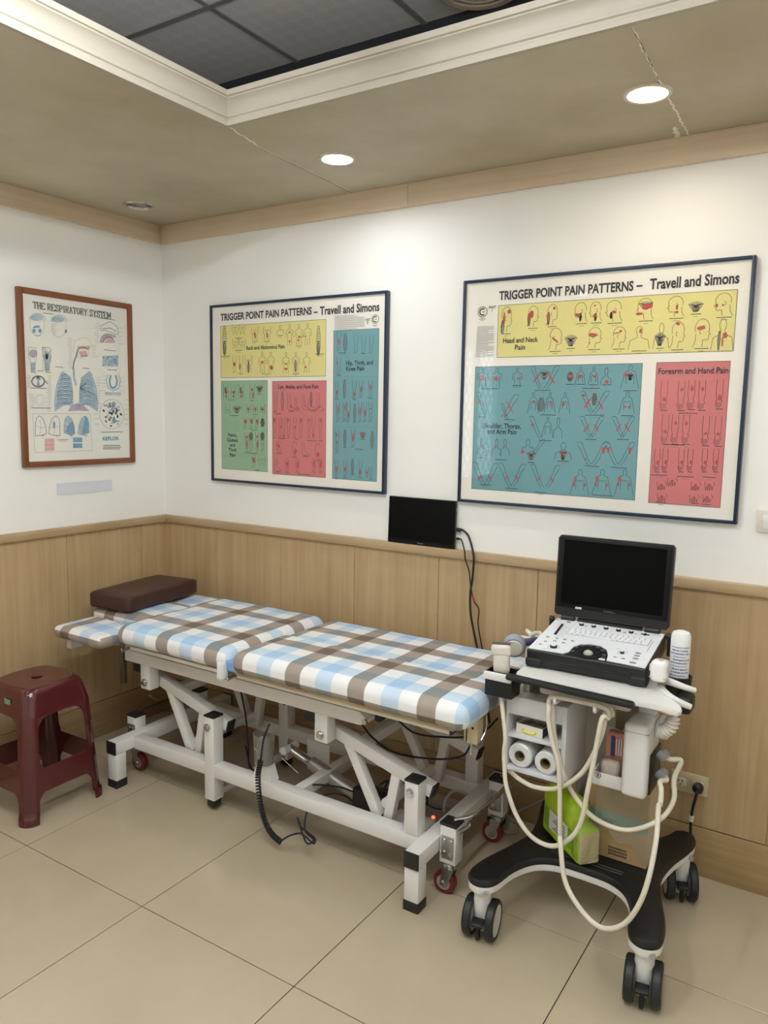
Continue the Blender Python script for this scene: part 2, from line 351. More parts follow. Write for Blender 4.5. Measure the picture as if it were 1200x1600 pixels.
# soffit with round holes for the downlights and the big opening
HR = 0.052; HS = 0.075
cx = sorted({0, RX, OX0, OX1} | {round(x + s * HS, 4) for x, y, p, c in DOWN for s in (-1, 1)}); cy = sorted({0, RY, OY0, OY1} | {round(y + s * HS, 4) for x, y, p, c in DOWN for s in (-1, 1)})
b = MB(); hole = {(round(x - HS, 4), round(y - HS, 4)): (x, y) for x, y, p, c in DOWN}
skip = set()
for i in range(len(cx) - 1):
    for j in range(len(cy) - 1):
        x0, x1, y0, y1 = cx[i], cx[i + 1], cy[j], cy[j + 1]; mx, my = (x0 + x1) / 2, (y0 + y1) / 2
        if OX0 < mx < OX1 and OY1 < my < OY0: continue
        if any(abs(mx - x) < HS and abs(my - y) < HS for x, y, p, c in DOWN): continue
        b.add([(x0, y0, CEIL), (x1, y0, CEIL), (x1, y1, CEIL), (x0, y1, CEIL)], [(0, 1, 2, 3)])
for x, y, p, c in DOWN:
    n = 32; vs = []
    for k in range(n):
        t = 2 * math.pi * k / n; ct, st = math.cos(t), math.sin(t); q = HS / max(abs(ct), abs(st)); vs += [(x + ct * HR, y + st * HR, CEIL), (x + ct * q, y + st * q, CEIL)]
    b.add(vs, [(2 * k, 2 * k + 1, (2 * k + 3) % (2 * n), (2 * k + 2) % (2 * n)) for k in range(n)])
UP = MB()
for x0, x1, y0, y1 in ((0, OX0, RY, 0), (OX1, RX, RY, 0), (OX0, OX1, RY, OY1), (OX0, OX1, OY0, 0)):
    UP.add([(x0, y0, CEIL + .088), (x1, y0, CEIL + .088), (x1, y1, CEIL + .088), (x0, y1, CEIL + .088)], [(0, 1, 2, 3)])
me_s = b.build('ceiling', SOFFIT, None, (2.2, -2.3, CEIL), smooth=0)
ce = tag(me_s, 'dropped cream soffit around the tiled ceiling recess', 'ceiling', kind='structure')
UP.build('board_top', mat('soffit_back', 'cfc8bc', .9), ce, smooth=0)
# peeling paint seams
FLAKE = mat('bare_plaster_edge', 'efe9da', 0.7); DARKC = mat('crack_dark', '6d6450', 0.8)  # pale flakes and the dark line of the cracks
def crack(pts, wd, m, amp=0.003):
    b = MB(); P = [PF(x, y, CEIL) for x, y in pts]; Q = []
    for a, c in zip(P[:-1], P[1:]):
        for k in range(14): Q.append(a.lerp(c, k / 14))
    Q.append(P[-1]); d = (P[-1] - P[0]).normalized(); n = Vector((-d.y, d.x, 0)); vs = []
    for q in Q:
        j = n * random.uniform(-amp, amp); h = wd * random.uniform(0.4, 1.2)
        vs += [q + j - n * h + Vector((0, 0, -.0003)), q + j + n * h + Vector((0, 0, -.0016))]
    b.add(vs, [(2 * i, 2 * i + 1, 2 * i + 3, 2 * i + 2) for i in range(len(Q) - 1)]); b.build('paint_crack', m, ce, smooth=0)
crack([(988, 42), (1010, 88), (1033, 132)], .0022, FLAKE); crack([(1045, 152), (1060, 182), (1077, 212)], .0026, FLAKE)
crack([(989, 43), (1032, 133)], .0008, DARKC, .002)
crack([(1053, 198), (1060, 214)], .008, FLAKE); crack([(356, 197), (402, 226)], .0022, FLAKE); crack([(402, 228), (550, 300)], .0007, FLAKE, .001); crack([(402, 229), (550, 301)], .0006, DARKC, .001)

# moulding round the opening: one mitred length a side
PROF = [(-0.004, CEIL - .006), (0.010, CEIL - .006), (0.010, CEIL + .006), (0.005, CEIL + .009), (0.005, CEIL + .016), (0.009, CEIL + .019), (0.009, CEIL + .025),
        (0.004, CEIL + .028), (0.006, CEIL + .045), (0.013, CEIL + .058), (0.024, CEIL + .066), (0.024, CEIL + .070), (0.029, CEIL + .072), (0.029, CEIL + .088), (-0.004, CEIL + .088)]
MOULD = mat('moulding_paint', 'ada595', 0.5, var=0.04, scale=4)
def moulding(name, side, lab):
    vs = []; n = len(PROF)
    for e in (0, 1):
        for d, z in PROF:
            x0, x1, y0, y1 = OX0 + d, OX1 - d, OY1 + d, OY0 - d
            vs.append({'far': ((x0, x1)[e], y0 * 0 + y1, z), 'near': ((x0, x1)[e], y0, z), 'left': (x0, (y0, y1)[e], z), 'right': (x1, (y0, y1)[e], z)}[side])
    b = MB(); b.add(vs, [(i, (i + 1) % n, (i + 1) % n + n, i + n) for i in range(n)]); tag(b.build(name, MOULD, None, smooth=50), lab, 'moulding', kind='structure')
moulding('trim_6', 'far', 'cream stepped moulding on the recess edge towards the back wall')
moulding('trim_7', 'left', 'cream stepped moulding on the recess edge towards the left wall')
moulding('trim_8', 'near', 'cream stepped moulding on the recess edge behind the viewer')
moulding('trim_9', 'right', 'cream stepped moulding on the recess edge at the right')

# tiled ceiling above
CT = mat('grey_ceiling_tile', 'e0dcd6', 0.55)
def ctile():
    m = MATS['grey_ceiling_tile']; nt = m.node_tree; N = nt.nodes; L = nt.links; b = N['Principled BSDF']
    tc = N.new('ShaderNodeTexCoord'); v = N.new('ShaderNodeTexVoronoi'); v.inputs['Scale'].default_value = 15; v.inputs['Randomness'].default_value = 0
    L.new(tc.outputs['Object'], v.inputs['Vector']); r = N.new('ShaderNodeValToRGB'); e = r.color_ramp.elements
    e[0].position = 0.42; e[0].color = lin('dcd8d2'); e[1].position = 0.5; e[1].color = lin('e2deda'); L.new(v.outputs['Distance'], r.inputs[0]); L.new(r.outputs[0], b.inputs['Base Color'])
ctile()
top = tag(box('ceiling', mat('roof_slab', '6a6866', 0.9), None, 0, RX, RY, 0, TOP + 0.02, TOP + 0.1), 'grey ceiling of square lay-in tiles above the recess', 'ceiling', kind='structure')
cxs = cuts(0, RX, 0.835 - 0.6, 0.6); cys = cuts(RY, 0, -0.50 - 4.2, 0.6)
TB = mat('ceiling_grid_bar', '8a8683', 0.5)
for i in range(len(cxs) - 1):
    for j in range(len(cys) - 1):
        x0, x1, y0, y1 = cxs[i], cxs[i + 1], cys[j], cys[j + 1]
        b = MB(); b.bx(x0 + .004, x1 - .004, y0 + .004, y1 - .004, TOP, TOP + .02); b.build('ceiling_tile', CT, top)
for x in cxs[1:-1]: box('grid_bar', TB, top, x - .011, x + .011, RY, 0, TOP - .005, TOP + .004)
for y in cys[1:-1]: box('grid_bar', TB, top, 0, RX, y - .011, y + .011, TOP - .006, TOP + .003)
tm_ = bpy.data.materials.new('fill_glow'); tm_.use_nodes = True; bs = tm_.node_tree.nodes['Principled BSDF']; bs.inputs['Base Color'].default_value = (.9, .9, .9, 1)
bs.inputs['Emission Color'].default_value = FILL_COL + (1,); bs.inputs['Emission Strength'].default_value = FILL_GLOW
for k, (x, y) in enumerate(FILL_TUBES):  # unseen fixtures added to brighten the walls and recess tiles
    t = thing('fill_tube', (x, y, HANG), 'added unseen fill tube hung on wires in the ceiling recess behind the viewer', 'ceiling light', 'added fill tubes')
    MB().cyl((x, y - .6, HANG), (x, y + .6, HANG), .016, n=16).build('tube', tm_, t)
    MB().rb(x - .014, x + .014, y - .62, y + .62, HANG + .035, HANG + .060, .004).build('batten', WHITE_PLASTIC, t)
    for s_ in (-1, 1):
        MB().rb(x - .018, x + .018, y + s_ * .611 - .010, y + s_ * .611 + .010, HANG - .02, HANG + .036, .003).build('fill_holder', WHITE_PLASTIC, t); MB().cyl((x, y + s_ * .5, HANG + .058), (x, y + s_ * .5, TOP), .0015, n=6).build('wire', CHROME, t)
v = thing('ceiling_vent', PF(748, -28, TOP), 'round ceiling vent at the edge of the tiled recess', 'vent'); c = ORG[v.name]
b = MB(); b.lathe([(0.155, 0), (0.155, -.012), (0.14, -.02), (0.125, -.016), (0.12, 0.0)], c, n=40, cap=False); b.build('rim', mat('vent_tan', 'b3a48c', 0.5), v)
for q in (0.10, 0.07, 0.035): MB().lathe([(q + .012, -.003), (q + .006, -.014), (q, -.003)], c, n=32, cap=False).build('ring', MATS['vent_tan'], v)

# downlights
labs = ['lit cool white downlight in the soffit above the gap between the two wide charts', 'lit warm downlight in the soffit above the wider chart, beside the paint crack', 'unlit chrome downlight in the soffit near the room corner']
for k, (x, y, p, c) in enumerate(DOWN):
    t = thing('downlight', (x, y, CEIL), labs[k] if k < 3 else 'round downlight in the soffit outside the picture', 'ceiling light', 'recessed downlights' if k > 2 else None)
    b = MB(); b.lathe([(HR - .002, .003), (HR + .001, -.004), (HR + .010, -.005), (HR + .013, 0)], (x, y, CEIL), n=36, cap=False); b.build('trim_ring', mat('downlight_ring', 'cfc8b8', 0.35, 0.2) if p else CHROME, t)
    b = MB(); b.lathe([(HR - .001, 0.0), (HR - .004, .045), (HR - .012, .06), (.001, .062)], (x, y, CEIL), n=36, cap=False)
    b.build('reflector', mat('satin_reflector', 'e8e6e0', 0.3) if p else CHROME, t)
    if p:
        b = MB(); b.lathe([(.043, 0.0), (.043, .012), (.001, .013)], (x, y, CEIL + .022), n=28, cap=False); b.build('lamp', mat('lamp_cool' if c == COOL else 'lamp_warm', 'f4fbff' if c == COOL else 'ffe2a8', emit=14.0 if c == COOL else 8.0), t)
    else:
        b = MB(); b.lathe([(.004, .0), (.018, .006), (.026, .018), (.022, .036), (.012, .042)], (x, y, CEIL + .012), n=24); b.build('bulb', mat('dead_bulb', 'd8d4c4', 0.12), t)
# ================================================================== charts on the walls
INK = mat('print_ink', '2b2b2e', 0.6); RED = mat('print_red', 'bd4a48', 0.6); GREYINK = mat('print_grey', '7d7b76', 0.6)
def textmesh(name, s, m, parent, place, height, width=None, bold=0.0, align='LEFT'):
    """flat lettering; place(u, v) gives the wall point u metres right and v metres up of the anchor"""
    c = bpy.data.curves.new(name, 'FONT'); c.body = s; c.size = 1.0; c.offset = bold; c.resolution_u = 3; c.align_x = align
    o = bpy.data.objects.new(name, c); COL.objects.link(o); bpy.context.view_layer.update()
    me = bpy.data.meshes.new_from_object(o.evaluated_get(bpy.context.evaluated_depsgraph_get())); bpy.data.objects.remove(o)
    xs = [v.co.x for v in me.vertices]; ys = [v.co.y for v in me.vertices]; W = max(xs) - min(xs); H = 0.73
    sy = height / H; sx = (width / W) if width else sy; x0 = min(xs); O = ORG[parent.name]
    cx = {'LEFT': x0, 'CENTER': 0, 'RIGHT': max(xs)}[align]
    for v in me.vertices: v.co = Vector(place((v.co.x - cx) * sx, v.co.y * sy)) - O
    me.name = name; me.materials.append(m)
    ob = link(name, me, parent, O); ob.location = (0, 0, 0); return ob

class Chart:
    """a framed sheet: px-crop coordinates -> points on the sheet"""
    def __init__(s, plane, ox, oy, sc, d): s.plane, s.ox, s.oy, s.sc, s.d = plane, ox, oy, sc, d; s.ink = MB(); s.red = MB(); s.grey = MB(); s.k = 0
    def uv(s, cx, cy):
        px, py = s.ox + cx / s.sc, s.oy + cy / s.sc
        if s.plane == 'back': p = PB(px, py, -s.d); return p.x, p.z
        p = PL(px, py, s.d); return p.y, p.z
    def pt(s, u, v, lift=0.0): return Vector((u, -s.d - lift, v)) if s.plane == 'back' else Vector((s.d + lift, u, v))
    def line(s, pts, wd=0.0011, which=None, lift=0.0007):
        mb = which or s.ink
        for a, b in zip(pts[:-1], pts[1:]):
            du, dv = b[0] - a[0], b[1] - a[1]; l = math.hypot(du, dv) or 1; nu, nv = -dv / l * wd / 2, du / l * wd / 2
            mb.add([s.pt(a[0] - nu, a[1] - nv, lift), s.pt(b[0] - nu, b[1] - nv, lift), s.pt(b[0] + nu, b[1] + nv, lift), s.pt(a[0] + nu, a[1] + nv, lift)], [(0, 1, 2, 3)])
    def poly(s, pts, mb, lift=0.0005): mb.add([s.pt(u, v, lift) for u, v in pts], [tuple(range(len(pts)))])
    def ell(s, u, v, a, b, mb, rot=0.0, n=10, lift=0.0010, rag=0.25):
        pts = []
        for k in range(n):
            t = 2 * math.pi * k / n; r = 1 + random.uniform(-rag, rag); x, y = a * r * math.cos(t), b * r * math.sin(t); pts.append((u + x * math.cos(rot) - y * math.sin(rot), v + x * math.sin(rot) + y * math.cos(rot)))
        s.poly(pts, mb, lift)
    def field(s, name, m, parent, c0, c1, edge=True):
        """coloured field from two opposite corners"""
        u0, v0 = s.uv(*c0); u1, v1 = s.uv(*c1); b = MB(); b.add([s.pt(u0, v0, .0003), s.pt(u1, v0, .0003), s.pt(u1, v1, .0003), s.pt(u0, v1, .0003)], [(0, 1, 2, 3)]); b.build(name, m, parent)
        if edge: s.line([(u0, v0), (u1, v0), (u1, v1), (u0, v1), (u0, v0)], 0.0014)
    def text(s, t, parent, cx, cy, h, cx1=None, m=None, bold=0.0, align='LEFT', cy1=None):
        u, v = s.uv(cx, cy); wd = None
        if cx1 is not None: wd = abs(s.uv(cx1, cy1 if cy1 is not None else cy)[0] - u)
        return textmesh('heading' if h > .012 else 'lettering', t, m or INK, parent, lambda a, b_: s.pt(u + a, v + b_, .0012), h, wd, bold, align)
    def cap(s, cx, cy, w, n=2):
        u, v = s.uv(cx, cy); wd = abs(s.uv(cx + w / 2, cy)[0] - s.uv(cx - w / 2, cy)[0])
        for k in range(n):
            f = 1.0 if k == 0 else random.uniform(.35, .6); s.line([(u - wd * f / 2, v - k * .0075), (u + wd * f / 2, v - k * .0075)], .0020 if k == 0 else .0014, s.ink if k == 0 else s.grey)
    def fig(s, kind, cx, cy, w, h, reds=(), flip=1, cap=True):
        u0, v0 = s.uv(cx, cy); W = abs(s.uv(cx + w / 2, cy)[0] - s.uv(cx - w / 2, cy)[0]); H = abs(s.uv(cx, cy - h / 2)[1] - s.uv(cx, cy + h / 2)[1])
        T = lambda p: (u0 + p[0] * W * flip, v0 + p[1] * H)
        for g in FIGS.get(kind, []):
            wd = 0.0013; mb = s.ink
            s.line([T(p) for p in g], wd, mb)
        if kind == 'muscle':      # dense hatching
            for k in range(13):
                y = .5 - k / 12; a = .28 * math.sin(math.pi * (0.08 + 0.84 * k / 12)) ** .7; s.line([T((-a, y)), T((a, y - .04))], .0024, s.grey); s.line([T((a * .8, y)), T((-a * .8, y - .06))], .0012)
            s.line([T((-.12, .5)), T((-.3, 0)), T((-.15, -.5))]); s.line([T((.12, .5)), T((.3, 0)), T((.15, -.5))])
        if kind == 'spread':      # fan of muscle fibres
            for k in range(9):
                t = -1 + k / 4; s.line([T((t * .5, .42 - .2 * t * t)), T((t * .12, -.45))], .0026, s.grey); s.line([T((t * .45, .2)), T((-t * .2, -.1))], .0014)
        for r in reds:
            x, y, a, b_ = r[:4]; q = T((x, y)); s.ell(q[0], q[1], a * W * .8, b_ * H * .8, s.red, r[4] if len(r) > 4 else 0)
        if cap: s.cap(cx, cy + h * .5 + 6, max(w * .7, 22))
    def done(s, parent):
        if s.grey.v: s.grey.build('printed_shading', GREYINK, parent, smooth=0)
        if s.red.v: s.red.build('printed_red_zones', RED, parent, smooth=0)
        if s.ink.v: s.ink.build('printed_drawings', INK, parent, smooth=0)
def arc(cx, cy, rx, ry, a0, a1, n=8): return [(cx + rx * math.cos(math.radians(a0 + (a1 - a0) * k / n)), cy + ry * math.sin(math.radians(a0 + (a1 - a0) * k / n))) for k in range(n + 1)]
FIGS = {
 'head': [arc(.04, .16, .36, .33, 200, -30, 12), [(.36, .02), (.46, -.06), (.36, -.10), (.38, -.2), (.30, -.26), (.1, -.25), (.06, -.5)], [(-.26, -.02), (-.28, -.3), (-.4, -.5)], arc(-.02, .04, .06, .08, 60, 300, 6)],
 'skull': [arc(.02, .16, .38, .33, 220, -30, 12), [(.36, .02), (.40, -.1), (.30, -.14), (.32, -.3), (.02, -.34), (-.06, -.1)], arc(.2, .05, .07, .06, 0, 360, 6)],
 'bust': [arc(0, .28, .15, .2, -60, 240, 10), [(-.08, .12), (-.1, 0), (-.42, -.12), (-.5, -.5)], [(.08, .12), (.1, 0), (.42, -.12), (.5, -.5)]],
 'torso': [arc(0, .40, .1, .1, -60, 240, 8), [(-.06, .32), (-.1, .26), (-.4, .2), (-.48, -.1)], [(.06, .32), (.1, .26), (.4, .2), (.48, -.1)], [(-.3, .1), (-.24, -.12), (-.3, -.5)], [(.3, .1), (.24, -.12), (.3, -.5)], [(0, -.3), (0, -.5)]],
 'back': [[(-.42, .5), (-.5, .1), (-.28, -.1), (-.32, -.5)], [(.42, .5), (.5, .1), (.28, -.1), (.32, -.5)], [(0, .3), (0, -.4)], arc(-.2, .3, .1, .1, 200, 340, 4), arc(.2, .3, .1, .1, 200, 340, 4)],
 'pelvis': [[(-.45, .5), (-.3, .2), (-.42, -.1), (-.34, -.5)], [(.45, .5), (.3, .2), (.42, -.1), (.34, -.5)], [(0, -.1), (0, -.5)], arc(0, .05, .3, .2, 200, 340, 6)],
 'leg': [[(-.34, .5), (-.3, .1), (-.18, -.1), (-.24, -.3), (-.1, -.46), (-.42, -.5)], [(.30, .5), (.3, .1), (.16, -.1), (.2, -.3), (.1, -.44), (.02, -.5)]],
 'foot': [[(-.2, .5), (-.14, -.1), (.1, -.3), (.5, -.42)], [(-.5, .5), (-.46, 0), (-.5, -.4), (-.2, -.5), (.45, -.5), (.5, -.42)]],
 'sole': [arc(0, .1, .34, .4, 20, 340, 12), arc(0, -.3, .2, .2, 180, 360, 5)],
 'arm': [[(-.5, .42), (-.2, .1), (0, -.2), (.22, -.42), (.34, -.5)], [(-.2, .5), (0, .16), (.2, -.14), (.36, -.34), (.5, -.44)], arc(-.38, .48, .16, .08, 0, 180, 5)],
 'chest_arms': [arc(0, .38, .1, .12, -60, 240, 8), [(-.06, .27), (-.26, .2), (-.36, -.1), (-.48, -.5)], [(.06, .27), (.26, .2), (.36, -.1), (.48, -.5)], [(-.2, .06), (-.2, -.3)], [(.2, .06), (.2, -.3)], arc(0, .1, .16, .06, 190, 350, 5)],
 'forearm': [[(-.3, .5), (-.34, 0), (-.22, -.2), (-.36, -.34), (-.3, -.44)], [(.3, .5), (.34, 0), (.22, -.2), (.38, -.3)], [(-.2, -.28), (-.22, -.5)], [(-.08, -.3), (-.08, -.52)], [(.06, -.3), (.07, -.5)], [(.2, -.28), (.22, -.46)]],
 'hand': [[(-.4, .3), (-.36, -.1), (-.3, -.5), (-.2, -.1)], [(-.18, -.1), (-.1, -.5), (-.04, -.1)], [(0, -.1), (.06, -.5), (.14, -.1)], [(.18, -.1), (.26, -.44), (.32, -.05)], [(.34, .3), (.5, 0)]],
 'muscle': [], 'spread': [],
}
NAVY = mat('navy_frame', '182842', 0.35, var=0.1, scale=8)
SHEET = mat('chart_paper', 'f1eae1', 0.6, var=0.03, scale=1.5); YEL = mat('chart_yellow', 'e3d68c', 0.6, var=.03, scale=3); BLU = mat('chart_blue', '6d9ea6', 0.6, var=.04, scale=3); REDF = mat('chart_red', 'd07476', 0.6, var=.04, scale=3); GRN = mat('chart_green', '95b796', 0.6, var=.04, scale=3)
GLASS = clear('picture_glass', 'fdfefd', 0.02)
def framed(name, x0, x1, z0, z1, fm, fw, fd, plane, label):
    if plane == 'back':
        t = thing(name, ((x0 + x1) / 2, 0, z0), label, 'framed chart'); K = lambda a0, a1, d0, d1, c0, c1: (a0, a1, -d1, -d0, c0, c1)
    else:
        t = thing(name, (0, (x0 + x1) / 2, z0), label, 'framed chart'); K = lambda a0, a1, d0, d1, c0, c1: (d0, d1, a0, a1, c0, c1)
    for a in ((x0, x0 + fw, z0, z1), (x1 - fw, x1, z0, z1), (x0 + fw, x1 - fw, z0, z0 + fw), (x0 + fw, x1 - fw, z1 - fw, z1)):
        q = K(a[0], a[1], 0.002, fd, a[2], a[3]); MB().rb(*q, 0.002).build('frame_bar', fm, t)
    box('sheet', SHEET, t, *K(x0 + fw, x1 - fw, 0.004, fd - .008, z0 + fw, z1 - fw))
    q = K(x0 + fw, x1 - fw, fd - .004, fd - .004, z0 + fw, z1 - fw)
    MB().add([(q[0], q[2], q[4]), (q[1], q[3], q[4]), (q[1], q[3], q[5]), (q[0], q[2], q[5])], [(0, 1, 2, 3)]).build('glass', GLASS, t)
    return t

# ---- middle chart
t = framed('wall_chart', 0.343, 1.305, 1.196, 1.996, NAVY, 0.011, 0.026, 'back', 'navy framed pain chart with yellow, green, red and blue fields, above the treatment table')
c = Chart('back', 320, 440, 3.871, 0.018)
c.field('yellow_field', YEL, t, (95, 270), (731, 572)); c.field('green_field', GRN, t, (100, 602), (380, 1150)); c.field('red_field', REDF, t, (409, 603), (731, 1186)); c.field('blue_field', BLU, t, (780, 298), (1040, 1210))
c.text('TRIGGER POINT PAIN PATTERNS', t, 97, 237, .031, 648, bold=.030, cy1=203); c.text('\u2013', t, 660, 203, .031, 684, bold=.028); c.text('Travell and Simons', t, 697, 201, .034, 1057, bold=.028, cy1=180)
c.text('Back and Abdominal Pain', t, 252, 413, .0175, 484, bold=.018); c.text('Leg, Ankle, and Foot Pain', t, 447, 648, .0175, 689, bold=.018)
c.text('Hip, Thigh, and', t, 856, 506, .0185, 1018, bold=.018); c.text('Knee Pain', t, 856, 540, .0185, 965, bold=.018)
for k, s in enumerate(('Pelvic,', 'Gluteal,', 'and', 'Thigh', 'Pain')): c.text(s, t, 169, 938 + k * 30, .0165, bold=.018, align='CENTER')
c.text('PART', t, 972, 240, .011, 1002, bold=.01); c.text('II', t, 982, 257, .011, bold=.01)
def emblem(c, cx, cy, r):
    u, v = c.uv(cx, cy); R_ = abs(c.uv(cx + r, cy)[0] - u); c.line([(u + R_ * math.cos(k * math.pi / 14), v + R_ * math.sin(k * math.pi / 14)) for k in range(29)], R_ * .13)
    c.line([(u + R_ * .62 * math.cos(math.radians(a)), v + R_ * .62 * math.sin(math.radians(a))) for a in range(50, 311, 20)], R_ * .26); c.line([(u - R_ * .1, v), (u + R_ * .5, v)], R_ * .12); c.line([(u - R_ * .7, v - R_ * 1.35), (u + R_ * .7, v - R_ * 1.35)], .002, c.grey); c.line([(u - R_ * .4, v - R_ * 1.6), (u + R_ * .4, v - R_ * 1.6)], .0016, c.grey)
emblem(c, 1031, 228, 22)
for k in range(16):
    y = 208 + k * 5.6; c.line([c.uv(785, y), c.uv(966 - (random.random() < .3) * random.uniform(20, 90), y - 6 + k * .3)], .0008)
for x in (120, 688): c.fig('muscle', x, 355, 46, 175, cap=False); c.cap(x + 8, 452 if x < 400 else 438, 56); c.fig('muscle', x, 400, 30, 80, cap=False)
for x, y, r in ((184, 292, 1), (228, 292, 1), (186, 378, 0), (228, 378, 0)): c.fig('back', x, y, 38, 62, [(0, .2, .09, .09)] if r else [(-.1, -.1, .06, .06)], cap=False)
c.cap(205, 342, 44); c.cap(205, 416, 44)
for x in (303, 377): c.fig('back', x, 315, 46, 84, [(.02, -.1, .13, .3, .1), (-.1, .05, .07, .06)])
c.fig('bust', 457, 292, 46, 58, [(.02, .0, .03, .12)]); c.fig('torso', 513, 322, 46, 132, [(0, .12, .2, .06), (0, -.3, .16, .06)], cap=False); c.fig('torso', 570, 320, 50, 130, [(.02, -.12, .12, .09), (-.06, -.26, .14, .08)]); c.fig('torso', 622, 318, 50, 134, [(.1, -.24, .05, .03)], cap=False)
c.line([c.uv(575, 335), c.uv(618, 330)], .002, c.red)
c.fig('leg', 180, 500, 30, 105, [(0, 0, .22, .16)], cap=False); c.fig('leg', 220, 500, 34, 105, [(-.2, -.15, .16, .22)]); c.fig('back', 265, 500, 46, 105, [], cap=False); c.fig('muscle', 265, 515, 24, 70, cap=False)
c.fig('torso', 348, 488, 48, 128, [(.02, .0, .18, .08), (-.2, -.14, .1, .03, 1)], cap=False); c.fig('torso', 400, 488, 48, 128, [(.05, -.25, .26, .12, .8)], cap=False); c.cap(374, 558, 56)
c.fig('torso', 491, 490, 48, 126, [(0, -.06, .28, .04), (0, -.3, .28, .055)], cap=False); c.fig('torso', 551, 490, 48, 126, [], cap=False); c.fig('muscle', 550, 508, 26, 70, cap=False); c.fig('torso', 617, 490, 50, 126, [(-.12, -.22, .15, .07)], cap=False); c.cap(552, 558, 38)
# green
for x, r in ((128, 1), (172, 0), (220, 1)): c.fig('pelvis', x, 664, 36, 90, [(.1, -.05, .24, .12), (.05, -.32, .2, .12)], cap=False)
c.fig('muscle', 126, 655, 16, 34, cap=False); c.fig('muscle', 218, 655, 16, 34, cap=False); c.cap(160, 716, 46); c.fig('pelvis', 288, 668, 36, 92, [(0, .15, .18, .12), (.15, -.2, .12, .28)]); c.fig('spread', 331, 648, 44, 52)
c.fig('pelvis', 138, 772, 36, 62, [], cap=False); c.fig('spread', 194, 772, 54, 54, cap=False); c.cap(176, 810, 54)
for x in (266, 307, 349): c.fig('pelvis', x, 770, 34, 58, [(0, -.02, .24, .22)], cap=False)
c.cap(303, 805, 38)
for x in (246, 282, 315): c.fig('leg', x, 855, 30, 72, [(.05, .12, .24, .26, .3)], cap=False)
c.fig('muscle', 350, 852, 40, 50, cap=False); c.cap(298, 898, 40)
for x in (253, 318): c.fig('leg', x, 972, 32, 120, [(0, .28, .2, .1), (.05, -.1, .14, .32)], cap=False)
for x in (280, 349): c.fig('leg', x, 970, 34, 110, [], cap=False); c.fig('muscle', x, 935, 34, 48, cap=False)
c.cap(265, 1034, 36); c.cap(300, 1040, 44); c.fig('leg', 297, 1090, 36, 70, [(0, .15, .3, .3)], cap=False); c.fig('back', 346, 1090, 44, 64, [], cap=False); c.cap(318, 1140, 24)
# red
c.fig('leg', 430, 730, 26, 130, [(-.1, -.42, .3, .05)], cap=False); c.fig('muscle', 470, 722, 30, 115, cap=False); c.cap(446, 800, 34); c.fig('foot', 524, 724, 46, 110, [(-.05, -.3, .25, .1, -.8)]); c.fig('foot', 560, 740, 28, 80, [(0, -.35, .25, .1)], cap=False); c.fig('foot', 612, 728, 40, 96, [(-.1, -.25, .12, .12)], cap=False); c.fig('muscle', 643, 712, 26, 90, cap=False); c.fig('foot', 655, 745, 60, 60); c.fig('foot', 700, 725, 44, 108, [(-.2, -.3, .2, .12)], cap=False)
for x in (424, 456, 478, 508, 545, 583, 632, 658, 700): c.fig('leg', x, 885, 26, 128, [(random.uniform(-.2, .2), random.choice((.36, .05, -.36)), .26, random.uniform(.06, .18))], cap=False)
c.cap(468, 950, 38); c.cap(556, 952, 24); c.cap(648, 962, 60); c.cap(698, 962, 30)
c.fig('sole', 450, 1000, 60, 66, [(-.05, .1, .22, .26, .5)]); c.fig('sole', 545, 1012, 44, 88, [(.05, -.15, .16, .36)]); c.fig('foot', 610, 1010, 44, 84); c.fig('sole', 684, 1028, 52, 96, [(0, -.2, .22, .2)])
for x in (443, 498, 562, 660, 700): c.fig('sole', x, 1110, 36, 74, [(.05, .05, .26, .3)]) if x != 443 else c.fig('foot', x, 1110, 40, 74, [(0, .2, .1, .1)])
c.cap(600, 1166, 80)
# blue
c.fig('leg', 812, 360, 34, 120, [(0, .0, .16, .24)], cap=False); c.fig('muscle', 850, 366, 44, 110, cap=False); c.cap(830, 432, 46)
for x in (915, 962, 1008): c.fig('leg', x, 378, 38, 110, [(.05, .0, .06, .05)], cap=False)
c.cap(962, 436, 26); c.fig('leg', 811, 510, 36, 100, [(-.3, .2, .2, .1)])
for y in (575, 880): c.line([c.uv(785, y), c.uv(1045, y)], .0009, c.grey)
c.fig('leg', 800, 652, 26, 104, [(0, -.2, .18, .18)]); c.fig('muscle', 845, 648, 30, 112, cap=False); c.fig('leg', 905, 652, 34, 104, [(0, -.28, .2, .14)]); c.fig('leg', 946, 652, 30, 104, [(0, .0, .16, .26)], cap=False); c.fig('leg', 1003, 648, 36, 104, [(0, .1, .2, .26)])
for x in (806, 846, 870, 940, 970, 1003): c.fig('leg', x, 790, 30, 120, [(0, random.uniform(-.15, .2), .17, .26 if x != 1003 else .06)], cap=False)
c.fig('muscle', 907, 790, 26, 104); c.fig('leg', 801, 970, 30, 140, [(-.1, .3, .2, .12), (-.1, -.02, .18, .08)], cap=False); c.fig('muscle', 848, 945, 30, 100); c.fig('leg', 897, 950, 30, 110, [(0, .05, .2, .3)], cap=False); c.fig('spread', 955, 925, 44, 44, [(0, .1, .3, .3)]); c.fig('muscle', 1013, 955, 36, 100, cap=False); c.cap(935, 1014, 50)
for x in (797, 850, 941): c.fig('leg', x, 1130, 28, 100, [(0, -.05 if x < 900 else -.2, .22, .2)])
c.fig('muscle', 894, 1115, 28, 86); c.fig('leg', 981, 1155, 24, 60, [(0, 0, .3, .22)], cap=False); c.fig('leg', 1005, 1155, 24, 70, [], cap=True)
c.done(t)

